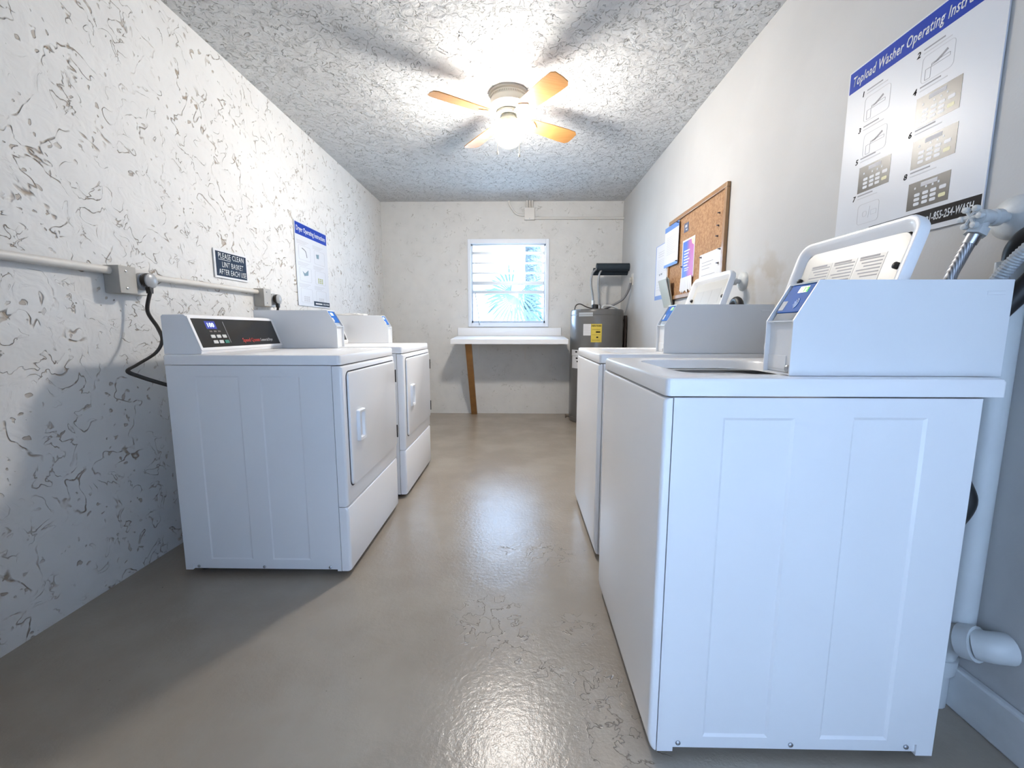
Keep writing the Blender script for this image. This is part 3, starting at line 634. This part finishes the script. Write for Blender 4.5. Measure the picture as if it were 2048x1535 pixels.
# dryer poster
dp = thing('dryer_poster', (XL, 3.35, 1.19), 'blue-headed poster titled Dryer Operating Instructions', 'poster')
mp_ = on_left(3.094, 1.190); PW, PH = .510, .605; ws = .006
mk('sheet', M_GLOSSP, dp, lambda b: plate(b, mp_, 0, PW, 0, PH, .004, ws))
mk('title_band', M_BLUE, dp, lambda b: plate(b, mp_, .010, PW - .008, PH - .095, PH - .010, ws, ws + .0005))
text('title_text', 'Dryer Operating Instructions', M_WHT, dp, mp_, .050, .026, PH - .068, ws + .0005, bold=.015, fit=.455)
for r in range(3):
    for c_ in range(2):
        u0 = .045 + c_ * .235; v1 = PH - .165 - r * .155
        st = mk('step_frame', M_INKL, dp, lambda b: outline(b, mp_, u0, u0 + .175, v1 - .105, v1, .0025, .012, ws))
        mk('step_lines', M_INKL, st, lambda b: line_set(b, mp_, u0 - .02, v1 + .032, 3, .17, .004, .010, ws))
        if (r, c_) == (0, 0): mk('step_drawing', M_INK, st, lambda b: tube(b, smooth_path([mp_(u0 + .05, v1 - .02, ws), mp_(u0 + .10, v1 - .035, ws), mp_(u0 + .118, v1 - .08, ws)], 5), .003, 5))
        elif (r, c_) == (1, 0): mk('step_drawing', mat('slate_ink', (.16, .25, .30), .5), st, lambda b: prism(b, mp_, [(u0 + .04, v1 - .03), (u0 + .075, v1 - .045), (u0 + .13, v1 - .015), (u0 + .125, v1 - .055), (u0 + .065, v1 - .065)], ws, ws + .0004))
        elif (r, c_) == (0, 1): mk('step_drawing', 'slate_ink', st, lambda b: prism(b, mp_, [(u0 + .03, v1 - .03), (u0 + .08, v1 - .025), (u0 + .075, v1 - .06), (u0 + .04, v1 - .06)], ws, ws + .0004))
        else: mk('step_drawing', mat('olive_ink', (.35, .38, .12), .5) if (r, c_) == (1, 1) else M_INKL, st, lambda b: [plate(b, mp_, u0 + .045 + .03 * i, u0 + .066 + .03 * i, v1 - .095 + .014 * j, v1 - .085 + .014 * j, ws, ws + .0004) for i in range(3) for j in range(3)])
mk('footer_band', M_NAVY, dp, lambda b: plate(b, mp_, .235, PW - .003, .010, .045, ws, ws + .0005))
mk('footer_lines', M_WHT, dp, lambda b: plate(b, mp_, .262, .372, .022, .032, ws + .0005, ws + .001))
text('footer_text', '1-855-254-WASH', M_WHT, dp, mp_, .020, .388, .021, ws + .0005, fit=.105)

# ------------------------------------------------------------------ right wall: washer poster
wp = thing('washer_poster', (XR, 1.41, 1.302), 'large blue-headed poster titled Topload Washer Operating Instructions', 'poster')
mp_ = on_right(1.666, 1.302); PW, PH = .514, .622
mk('sheet', M_GLOSSP, wp, lambda b: plate(b, mp_, 0, PW, 0, PH, .002, ws))
mk('title_band', M_BLUE, wp, lambda b: plate(b, mp_, .005, PW - .003, PH - .074, PH - .005, ws, ws + .0005))
text('title_text', 'Topload Washer Operating Instructions', M_WHT, wp, mp_, .044, .022, PH - .055, ws + .0005, bold=.012, shear=.22, fit=.475)
def zz(z): return z - 1.302
def uu(y): return 1.666 - y
for num, y0, y1_, z0, z1 in (('1', 1.583, 1.480, 1.722, 1.802), ('2', 1.375, 1.278, 1.733, 1.808), ('3', 1.572, 1.478, 1.605, 1.680), ('7', 1.567, 1.478, 1.378, 1.446)):
    st = mk('step_frame', M_INKL, wp, lambda b: outline(b, mp_, uu(y0), uu(y1_), zz(z0), zz(z1), .0016, .012, ws))
    if num == '7':
        mk('step_drawing', M_INKL, st, lambda b: (outline(b, mp_, uu(y0) + .022, uu(y0) + .040, zz(z0) + .024, zz(z0) + .042, .0015, .006, ws), outline(b, mp_, uu(y0) + .056, uu(y0) + .080, zz(z0) + .024, zz(z0) + .040, .0012, .002, ws), prism(b, mp_, [(uu(y0) + .046, zz(z0) + .018), (uu(y0) + .0475, zz(z0) + .018), (uu(y0) + .0525, zz(z0) + .054), (uu(y0) + .051, zz(z0) + .054)], ws, ws + .0004)))
    else:
        mk('step_drawing', M_INK, st, lambda b: (prism(b, mp_, [(uu(y0) + .030, zz(z0) + .038), (uu(y0) + .060, zz(z0) + .052), (uu(y0) + .074, zz(z0) + .060), (uu(y0) + .078, zz(z0) + .054), (uu(y0) + .050, zz(z0) + .040)], ws, ws + .0004), outline(b, mp_, uu(y0) + .012, uu(y0) + .030, zz(z0) + .006, zz(z0) + .036, .0012, .002, ws), outline(b, mp_, uu(y0) + .030, uu(y0) + .085, zz(z0) + .034, zz(z0) + .044, .0012, .002, ws)))
for num, y, z in (('1', 1.600, 1.812), ('2', 1.396, 1.815), ('3', 1.601, 1.695), ('4', 1.396, 1.712), ('5', 1.600, 1.590), ('6', 1.396, 1.592), ('7', 1.596, 1.465), ('8', 1.396, 1.472)):
    text('step_number', num, M_BLK, wp, mp_, .024, uu(y), zz(z), ws, bold=.015, shear=.15)
    mk('step_heading', M_INK, wp, lambda b: plate(b, mp_, uu(y) + .022, uu(y) + .085, zz(z) + .011, zz(z) + .015, ws, ws + .0004))
    mk('step_lines', M_INKL, wp, lambda b: plate(b, mp_, uu(y) + .022, uu(y) + .105, zz(z) + .001, zz(z) + .004, ws, ws + .0004))
for y0, y1_, z0, z1 in ((1.577, 1.450, 1.487, 1.573), (1.379, 1.246, 1.611, 1.696), (1.375, 1.242, 1.494, 1.575), (1.373, 1.246, 1.374, 1.453)):
    u0, u1, v0, v1 = uu(y0), uu(y1_), zz(z0), zz(z1)
    pk = mk('panel_picture', M_BRN, wp, lambda b: plate(b, mp_, u0, u1, v0, v1, ws, ws + .0005))
    def f(b):
        for i, uo in enumerate((.022, .048, .072)):
            for j in range(3): plate(b, mp_, u0 + uo, u0 + uo + .018, v0 + .010 + j * .013, v0 + .019 + j * .013, ws + .0005, ws + .0009, .003, k=2)
        plate(b, mp_, u0 + .098, u0 + .118, v0 + .036, v0 + .046, ws + .0005, ws + .0009, .003, k=2)
        for uo, vo in ((.020, .058), (.055, .054), (.075, .054), (.092, .056)): plate(b, mp_, u0 + uo, u0 + uo + .005, v0 + vo, v0 + vo + .006, ws + .0005, ws + .0009)
    mk('picture_buttons', M_GLOSSP, pk, f)
    mk('picture_display', M_INKL, pk, lambda b: plate(b, mp_, u0 + .040, u0 + .090, v1 - .018, v1 - .006, ws + .0005, ws + .0009))
    mk('picture_start', mat('pale_yellow_ink', (.62, .58, .30), .4), pk, lambda b: plate(b, mp_, u0 + .098, u0 + .118, v0 + .014, v0 + .024, ws + .0005, ws + .0009, .003, k=2))
mk('footer_band', M_BLK, wp, lambda b: plate(b, mp_, uu(1.511), uu(1.156), .014, .060, ws, ws + .0005))
text('footer_phone', '1-855-254-WASH', M_WHT, wp, mp_, .031, uu(1.293), .026, ws + .0005, bold=.012, shear=.15, fit=.120)
text('footer_site', '.com', M_WHT, wp, mp_, .027, uu(1.352), .028, ws + .0005, bold=.015, shear=.15)
mk('footer_lines', M_WHT, wp, lambda b: plate(b, mp_, uu(1.470), uu(1.358), .031, .044, ws + .0005, ws + .0009))

# ------------------------------------------------------------------ cork board and its papers
cb = thing('cork_board', (XR, 2.995, 1.245), 'cork notice board with a wooden frame', 'notice board')
mp_ = on_right(3.462, 1.245); CW, CH = .935, .602
mk('cork_sheet', M_CORK, cb, lambda b: plate(b, mp_, .02, CW - .02, .02, CH - .02, .001, .010))
for a in ((0, CW, 0, .028), (0, CW, CH - .028, CH), (0, .028, .028, CH - .028), (CW - .028, CW, .028, CH - .028)):
    mk('frame_rail', M_FRAME, cb, lambda b: plate(b, mp_, *a, 0, .022, 0, .003) if False else box(b, XR - .022, XR - .0005, 3.462 - a[1], 3.462 - a[0], 1.245 + a[2], 1.245 + a[3], .003))
WP = .011
def paper(name, label, y0, y1_, z0, z1, cat='notice', m=M_PAPER, lines=8, w0=WP, curl=.0, group=None):
    t = thing(name, (XR - w0, (y0 + y1_) / 2, z0), label, cat, group); mq = on_right(y0, z0); wd, ht = y0 - y1_, z1 - z0
    def f(b):
        N = 8
        loft(b, [[mq(0, ht * i / N, w0 + curl * math.sin(math.pi * i / N)), mq(wd, ht * i / N, w0 + curl * math.sin(math.pi * i / N)), mq(wd, ht * i / N, w0 + .0008 + curl * math.sin(math.pi * i / N)), mq(0, ht * i / N, w0 + .0008 + curl * math.sin(math.pi * i / N))] for i in range(N + 1)])
    mk('sheet', m, t, f); return t, mq, wd, ht, w0 + .0008
t, mq, wd, ht, wz = paper('letter_notice', 'white notice with blue top and bottom bands on the cork board', 3.53, 3.235, 1.505, 1.812, w0=.024)
for v0, v1 in ((ht - .038, ht), (0, .022)): mk('blue_band', mat('soft_blue_ink', (.10, .22, .55), .4), t, lambda b: plate(b, mq, 0, wd, v0, v1, wz, wz + .0004))
mk('print_lines', M_INKL, t, lambda b: line_set(b, mq, .05, ht - .085, 10, .19, .0035, .014, wz))
t, mq, wd, ht, wz = paper('tear_off_flyer', 'blue and pink tear-off flyer on the cork board', 3.178, 2.962, 1.375, 1.648, 'flyer', M_WHT)
n = NT('flyer_print'); mxp = n.t.nodes.new('ShaderNodeSeparateXYZ'); n.link(n.tc, mxp.inputs[0])
n.link(n.mix(n.ramp(n.math('ADD', n.math('MULTIPLY', mxp.outputs[1], -1.0), n.math('MULTIPLY', n.noise(9, 3), .06)), -.02, .08), (.035, .11, .48), (.42, .09, .32)), n.b.inputs['Base Color']); n.b.inputs['Roughness'].default_value = .4
mk('printed_field', n.m, t, lambda b: plate(b, mq, .010, wd - .010, .0, ht - .012, wz, wz + .0004))
mk('print_lines', M_WHT, t, lambda b: (line_set(b, mq, .035, ht - .075, 6, .10, .008, .020, wz + .0004), line_set(b, mq, .05, .075, 2, .08, .005, .014, wz + .0004)))
mk('corner_sun', mat('peach_ink', (.85, .55, .35), .4), t, lambda b: prism(b, mq, [(wd - .01, ht - .012), (wd - .06, ht - .012), (wd - .045, ht - .045), (wd - .01, ht - .06)], wz + .0004, wz + .0008))
for i in range(9):
    u0 = -.010 + i * .0255
    lean = (i - 4) * .0025
    mk('tear_strip', M_PAPER, t, lambda b: prism(b, mq, [(u0 - lean * .2, .012), (u0 + .022 - lean * .2, .012), (u0 + .022 + lean, -.082 - .010 * (i % 3)), (u0 + lean, -.078 - .012 * (i % 2))], wz + .001 + .0012 * i, wz + .0018 + .0012 * i))
t, mq, wd, ht, wz = paper('typed_notice', 'plain white typed notice at the near end of the cork board', 2.866, 2.572, 1.262, 1.496)
mk('print_lines', M_INK, t, lambda b: (line_set(b, mq, .035, ht - .055, 3, .16, .003, .020, wz), line_set(b, mq, .035, ht - .135, 4, .19, .003, .020, wz)))
t, mq, wd, ht, wz = paper('business_card', 'small dark card pinned to the cork board', 3.168, 3.088, 1.703, 1.765, 'card', mat('slate_card', (.09, .10, .16), .4))
mk('card_print', M_INKL, t, lambda b: (plate(b, mq, .02, .055, .032, .048, wz, wz + .0004), plate(b, mq, .035, .06, .012, .02, wz, wz + .0004)))
t, mq, wd, ht, wz = paper('wall_notice', 'blue-edged printed notice on the wall left of the cork board', 3.812, 3.49, 1.270, 1.724, 'notice', mat('blue_edge', (.16, .26, .55), .4), w0=.001)
mk('printed_page', M_PAPER, t, lambda b: plate(b, mq, .016, wd - .004, .035, ht - .006, wz, wz + .0005))
mk('print_lines', M_INKL, t, lambda b: (line_set(b, mq, .07, ht - .06, 3, .19, .006, .018, wz + .0005), line_set(b, mq, .05, ht - .125, 9, .24, .003, .014, wz + .0005), line_set(b, mq, .05, .15, 4, .24, .003, .022, wz + .0005)))
mk('print_blocks', M_INK, t, lambda b: (plate(b, mq, .10, .13, .198, .213, wz + .0005, wz + .001), plate(b, mq, .145, .18, .200, .216, wz + .0005, wz + .001), outline(b, mq, .12, .16, .07, .11, .003, .018, wz + .0005)))
for y, z, wh_ in ((3.25, 1.80, 'at the top corner of the blue-banded notice'), (3.245, 1.525, 'at the bottom corner of the blue-banded notice'), (3.172, 1.468, 'on the left edge of the tear-off flyer'),
                  (2.845, 1.480, 'at the far top corner of the typed notice'), (2.585, 1.488, 'at the near top corner of the typed notice'), (2.60, 1.41, 'on the near edge of the typed notice'),
                  (2.62, 1.70, 'alone on bare cork, highest of three by the near frame'), (2.625, 1.63, 'alone on bare cork, middle of three by the near frame'), (2.63, 1.57, 'alone on bare cork, lowest of three by the near frame')):
    tag(mk('push_pin', mat('dark_pin', (.03, .03, .05), .3), None, lambda b: lathe(b, [(.0055, 0), (.0055, -.003), (.003, -.005), (.003, -.010), (.005, -.013)], (XR - (.0118 if z < 1.5 and y < 3.2 else .0100 if y < 3.2 else .0252), y, z), 10, 'x')), 'dark push pin ' + wh_, 'push pin', 'push pins on the cork board')
# leaflet holder leaning on the back of the farther washer
lh = thing('leaflet_holder', (1.10, 3.36, 1.19), 'wall rack holding leaflets below the cork board\'s far end', 'leaflet rack')
mk('rack', mat('clear_plastic', (.50, .56, .55), .15, coat=.5), lh, lambda b: prism(b, 'y', [(XR - .001, 1.19), (XR - .030, 1.19), (XR - .085, 1.40), (XR - .081, 1.40), (XR - .027, 1.194), (XR - .001, 1.194)], 3.30, 3.47))
for i in range(4):
    mk('leaflet', [M_PAPER, mat('leaflet_teal', (.22, .34, .32), .4), M_PAPER, mat('leaflet_tan', (.50, .42, .28), .5)][i], lh, lambda b: prism(b, 'y', [(XR - .030 + i * .0035, 1.196), (XR - .028 + i * .0035, 1.196), (XR - .077 + i * .009, 1.415 - .004 * i), (XR - .080 + i * .009, 1.415 - .004 * i)], 3.305, 3.465))

# ------------------------------------------------------------------ right wall plumbing
def valve(y, z, label, hose, s=1.0):
    t = thing('water_valve', (XR, y, z), label, 'valve', 'washer supply valves')
    mk('escutcheon', M_VALVE, t, lambda b: lathe(b, [(.052, 0), (.050, -.006), (.035, -.016), (.018, -.02)], (XR, y, z), 28, 'x'), 40)
    mk('valve_body', M_VALVE, t, lambda b: (lathe(b, [(.012, -.01), (.012, -.035), (.020, -.038), (.020, -.052), (.015, -.055), (.019, -.068), (.019, -.086), (.012, -.090), (.009, -.104)], (XR, y, z), 16, 'x'), tube(b, [(XR - .068, y, z), (XR - .080, y + .002, z - .026)], .014, 12), tube(b, [(XR - .079, y + .002, z - .024), (XR - .086, y + .003, z - .040)], [.021, .022], 6)), 40)
    def f(b):
        for k in range(6):
            a = 2 * math.pi * k / 6; b1 = (XR - .103, y, z); tube(b, [b1, (XR - .104, y + .019 * math.cos(a), z + .019 * math.sin(a))], .004, 6)
            lathe(b, [(.0, -.007), (.007, -.005), (.008, 0), (.007, .005), (.0, .007)], (XR - .104, y + .022 * math.cos(a), z + .022 * math.sin(a)), 8, 'x')
    mk('hand_wheel', M_VALVE, t, f, 50)
    h = mk('supply_hose', M_BRAID, t, lambda b: tube(b, smooth_path(hose, 6), .0125, 12), 60)
    mk('hose_ferrule', M_STEEL, h, lambda b: tube(b, [Vector(hose[0]), Vector(hose[0]) * .65 + Vector(hose[1]) * .35], .0145, 12), 40)
valve(1.080, 1.284, 'painted supply valve with a braided hose below the washer poster', [(XR - .086, 1.083, 1.244), (XR - .105, 1.092, 1.185), (XR - .120, 1.098, 1.12), (XR - .13, 1.10, .95)])
valve(2.322, 1.272, 'small supply valve on the wall behind the farther washer\'s lid', [(XR - .086, 2.325, 1.232), (XR - .10, 2.33, 1.18), (XR - .11, 2.33, 1.05), (XR - .12, 2.33, .9)])
sp = thing('standpipe', (1.158, 1.04, 0), 'painted vertical drain pipe behind the nearest washer', 'drain pipe')
mk('riser', M_PVC, sp, lambda b: tube(b, [(1.157, 1.04, .225), (1.157, 1.04, 1.175)], .029, 20), 50)
mk('elbow', M_PVC, sp, lambda b: (tube(b, smooth_path([(1.140, 1.075, .095), (1.142, 1.072, .15), (1.140, 1.055, .195), (1.138, 1.025, .222), (1.140, .998, .232)], 6), .038, 18), tube(b, [(1.139, 1.012, .228), (1.148, .985, .236)], .043, 18), tube(b, smooth_path([(1.147, .988, .235), (1.160, .970, .242), (1.178, .960, .247), (1.189, .957, .248)], 5), .036, 18), tube(b, [(1.140, 1.076, .105), (1.142, 1.072, .150)], .044, 18), tube(b, [(1.140, 1.077, 0), (1.140, 1.077, .11)], .036, 18)), 50, label='painted elbow fittings')
tag(mk('drain_hose', M_BLACK, None, lambda b: tube(b, smooth_path([(1.155, 1.036, 1.178), (1.152, 1.03, 1.205), (1.148, 1.003, 1.230), (1.142, .962, 1.222), (1.130, .955, 1.15), (1.088, 1.02, 1.02), (1.055, 1.09, .85), (1.10, 1.045, .66), (1.115, 1.03, .58), (1.08, 1.07, .48), (1.02, 1.16, .42)], 8), .021, 14), 60), 'black drain hose hooked into the pipe behind the nearest washer', 'hose')
tag(mk('corrugated_hose', mat('grey_corrugated', (.40, .42, .43), .4), None, lambda b: tube(b, smooth_path([(1.085, 1.02, 1.10), (1.09, .995, 1.145), (1.095, .965, 1.185), (1.10, .92, 1.22), (1.10, .86, 1.19), (1.10, .82, 1.05)], 16), .013, 12, corr=.14)), 'grey corrugated hose beside the black drain hose', 'hose')
tag(mk('drain_hose', M_BLACK, None, lambda b: tube(b, smooth_path([(1.10, 2.255, .95), (1.10, 2.245, 1.12), (1.10, 2.20, 1.165), (1.10, 2.155, 1.12), (1.10, 2.145, .95)], 8), .018, 12, corr=.06), 60), 'black hose hump showing behind the farther washer', 'hose')

# ------------------------------------------------------------------ back wall: conduit and junction box
jb = thing('junction_box', (.11, YB, 2.263), 'small painted junction box on the back wall above the window', 'junction box')
mk('box', M_PIPE, jb, lambda b: box(b, .052, .168, YB - .050, YB, 2.263, 2.396, .004))
mk('screw', M_SCREW, jb, lambda b: lathe(b, [(.006, 0), (.006, -.003), (.0, -.004)], (.11, YB - .050, 2.275), 10, 'y'))
for x in (.082, .112, .142):
    mk('short_conduit', M_PIPE, jb, lambda b: tube(b, [(x, YB - .025, 2.395), (x, YB - .025, H)], .0115, 12), 50)
conduit('ceiling_conduit', smooth_path([(-.128, YB - .022, H), (-.110, YB - .022, 2.42), (-.055, YB - .022, 2.345), (0, YB - .022, 2.322), (.054, YB - .022, 2.319)], 6), .0115, 'bent conduit from the ceiling to the junction box')
conduit('ceiling_conduit', [(.168, YB - .02, 2.285), (XR, YB - .02, 2.283)], .0125, 'straight conduit from the junction box to the corner of the smooth wall')

# ------------------------------------------------------------------ folding shelf
sh = thing('wall_table', (-.11, 4.8, 0), 'white wall-mounted folding table under the window', 'table')
mk('table_top', M_LAM, sh, lambda b: prism(b, 'x', [(4.5, .864), (5.0805, .893), (5.0805, .943), (4.504, .914), (4.5, .911)], -.735, .517))
mk('splash_board', M_LAM, sh, lambda b: box(b, -.737, .495, YB - .022, YB - .001, .943, 1.038, .003))
def f(b):
    a0, a1 = Vector((-.552, 4.57, .866)), Vector((-.545, 5.035, .0)); d = (a1 - a0).normalized(); s = Vector((.034, 0, 0)); n_ = d.cross(Vector((1, 0, 0))).normalized() * .019
    loft(b, [[a0 - s - n_, a0 + s - n_, a0 + s + n_, a0 - s + n_], [a1 - s - n_ * 1.1, a1 + s - n_ * 1.1, a1 + s + n_ * 1.1, a1 - s + n_ * 1.1]])
lg = mk('brace_leg', M_WOOD, sh, f, label='slanting brown wooden leg')
mk('cleat', M_LAM, sh, lambda b: box(b, -.68, .46, YB - .03, YB - .001, .84, .889))
for x in (-.50, .06): mk('wall_bracket', M_PIPE, sh, lambda b: (box(b, x, x + .022, YB - .008, YB - .001, .66, .86), box(b, x, x + .022, YB - .25, YB - .03, .868, .876)))

# ------------------------------------------------------------------ water heater
HX, HY, HR, HT = .852, 4.742, .288, 1.232
wh = thing('water_heater', (HX, HY, 0), 'tall grey water heater tank in the back corner', 'water heater')
mk('tank', M_TANK, wh, lambda b: lathe(b, [(HR - .02, .0), (HR - .004, .006), (HR, .03), (HR, HT - .03), (HR - .004, HT - .010), (HR - .014, HT), (.0, HT + .012)], (HX, HY, 0), 72), 30)
for z in (.055, HT - .06): mk('tank_band', M_TANK, wh, lambda b: lathe(b, [(HR + .0005, z - .003), (HR + .003, z), (HR + .0005, z + .003)], (HX, HY, 0), 72, cap0=False, cap1=False))
def curved(b, a0, a1, z0, z1, r0, r1, N=8):
    loops = []
    for i in range(N + 1):
        a = math.radians(a0 + (a1 - a0) * i / N); c_, s_ = math.cos(a), math.sin(a)
        loops.append([(HX + r0 * c_, HY + r0 * s_, z0), (HX + r1 * c_, HY + r1 * s_, z0), (HX + r1 * c_, HY + r1 * s_, z1), (HX + r0 * c_, HY + r0 * s_, z1)])
    loft(b, loops)
def lab(name, m, a0, a1, z0, z1, k=.0012, label=None): return mk(name, m, wh, lambda b: curved(b, a0, a1, z0, z1, HR - .002, HR + k), label=label)
yl = lab('energy_label', M_YEL, 249, 271, .885, 1.075, .0018, 'yellow energy label')
def cyl(a_c): return lambda u, v, w_: (HX + (HR + w_) * math.cos(math.radians(a_c) + u / HR), HY + (HR + w_) * math.sin(math.radians(a_c) + u / HR), v)
text('energy_heading', 'ENERGYGUIDE', M_BLK, yl, cyl(249), .024, .006, 1.048, .0016, bold=.03, fit=.098)
mk('energy_lines', M_BLK, yl, lambda b: (curved(b, 259, 268, .985, .998, HR + .0015, HR + .0022), curved(b, 260, 264, .930, .944, HR + .0015, HR + .0022), curved(b, 251, 268, 1.015, 1.018, HR + .0015, HR + .0022), curved(b, 251, 269, .962, .964, HR + .0015, HR + .0022), curved(b, 251, 267, .905, .908, HR + .0015, HR + .0022)))
wl = lab('white_label', M_PAPER, 232, 248.5, .955, 1.075)
mk('label_lines', M_INKL, wl, lambda b: [curved(b, 233.5, 247 - 3 * (i % 2), 1.058 - .013 * i, 1.061 - .013 * i, HR + .001, HR + .0018) for i in range(7)])
lab('clear_label', mat('silver_label', (.42, .45, .48), .15, coat=.5), 220, 252, 1.155, 1.195)
for z0, z1, a0, a1 in ((.735, .80, 197, 224), (.60, .732, 199, 236)):
    q = lab('side_label', M_PAPER, a0, a1, z0, z1)
    mk('label_marks', M_BLK, q, lambda b: [curved(b, a0 + 14 + 3 * i, a0 + 20 + 3 * i, z1 - .030 - .035 * i, z1 - .014 - .035 * i, HR + .001, HR + .0018) for i in range(2 if z1 - z0 > .1 else 1)])
mk('access_cover', mat('cover_grey', (.30, .31, .31), .4), wh, lambda b: curved(b, 226, 246, .40, .56, HR - .002, HR + .012))
mk('drain_cock', mat('dark_brass', (.10, .08, .06), .5), wh, lambda b: (tube(b, [(HX - HR + .01, HY - .02, .045), (HX - HR - .035, HY - .02, .045)], .012, 10), lathe(b, [(.022, 0), (.022, -.012)], (HX - HR - .032, HY - .02, .045), 14, 'x')))
mk('pipe_cap', M_BLACK, wh, lambda b: lathe(b, [(.034, 0), (.034, .05), (.026, .055), (0, .055)], (.825, HY - .02, HT + .004), 20), 40)
for x0, dx, r in ((.802, -.012, .011), (.868, .0, .011)):
    hs = mk('flex_connector', mat('grey_flex', (.26, .27, .28), .4, metal=.4), wh, lambda b: tube(b, smooth_path([(x0 + .006, HY - .02, HT + .004), (x0 + dx * .2, HY - .02, 1.38), (x0 + dx - .012, HY - .02, 1.52), (x0 + dx, HY - .015, 1.62), (x0 + .04, HY - .01, 1.675), (x0 + .09, HY - .005, 1.69)], 8), r, 10), 60)
    mk('connector_nut', M_STEEL, hs, lambda b: lathe(b, [(.017, 0), (.017, .045), (.012, .05)], (x0 + .006, HY - .02, HT + .004 + .05 * (x0 < .83)), 8))
for (y, z, r, x0) in ((HY - .005, 1.690, .042, .835), (HY + .07, 1.652, .040, .815)):
    pi_ = mk('pipe_insulation', mat('black_foam', (.012, .022, .032), .7, var=.25, vscale=20), wh, lambda b: tube(b, [(x0, y, z), (XR - .001, y, z)], r, 20), 50, label='black foam pipe insulation')
mk('power_whip', mat('grey_flex2', (.17, .17, .18), .4), wh, lambda b: tube(b, smooth_path([(XR - .018, 4.585, 1.52), (XR - .035, 4.60, 1.43), (XR - .085, 4.63, 1.34), (XR - .19, 4.66, 1.275), (XR - .27, 4.67, 1.238)], 8), .013, 10), 60)
mk('relief_tube', M_PVC, wh, lambda b: tube(b, smooth_path([(.885, 4.60, HT + .010), (.90, 4.60, HT + .038), (.98, 4.61, HT + .034), (1.06, 4.64, HT + .008)], 6), .010, 10), 60)
mk('thermostat_wire', M_CORD, wh, lambda b: tube(b, smooth_path([(.602, 4.70, HT - .0), (.615, 4.70, HT + .045), (.66, 4.70, HT + .062), (.73, 4.70, HT + .03), (.79, 4.715, HT + .015)], 6), .006, 8), 60)
mk('dark_tube', mat('dark_brown', (.05, .03, .02), .5), wh, lambda b: (tube(b, [(1.158, 4.70, .15), (1.158, 4.70, 1.17)], .016, 12), tube(b, [(1.158, 4.70, 1.12), (1.12, 4.72, 1.12)], .014, 10)), 50)  # dark brown upright tube in the narrow strip beside the tank
wo = thing('wall_outlet_cover', (XR, 4.585, 1.49), 'small grey cable outlet on the wall beside the water heater', 'outlet')
mk('plate', M_PIPE, wo, lambda b: box(b, XR - .006, XR, 4.545, 4.625, 1.48, 1.60, .002))
mk('cable_gland', M_GREYBOX, wo, lambda b: (lathe(b, [(.024, 0), (.024, -.022), (.016, -.028)], (XR - .004, 4.585, 1.54), 14, 'x'), tube(b, [(XR - .018, 4.585, 1.54), (XR - .018, 4.585, 1.505)], .016, 10)), 40)
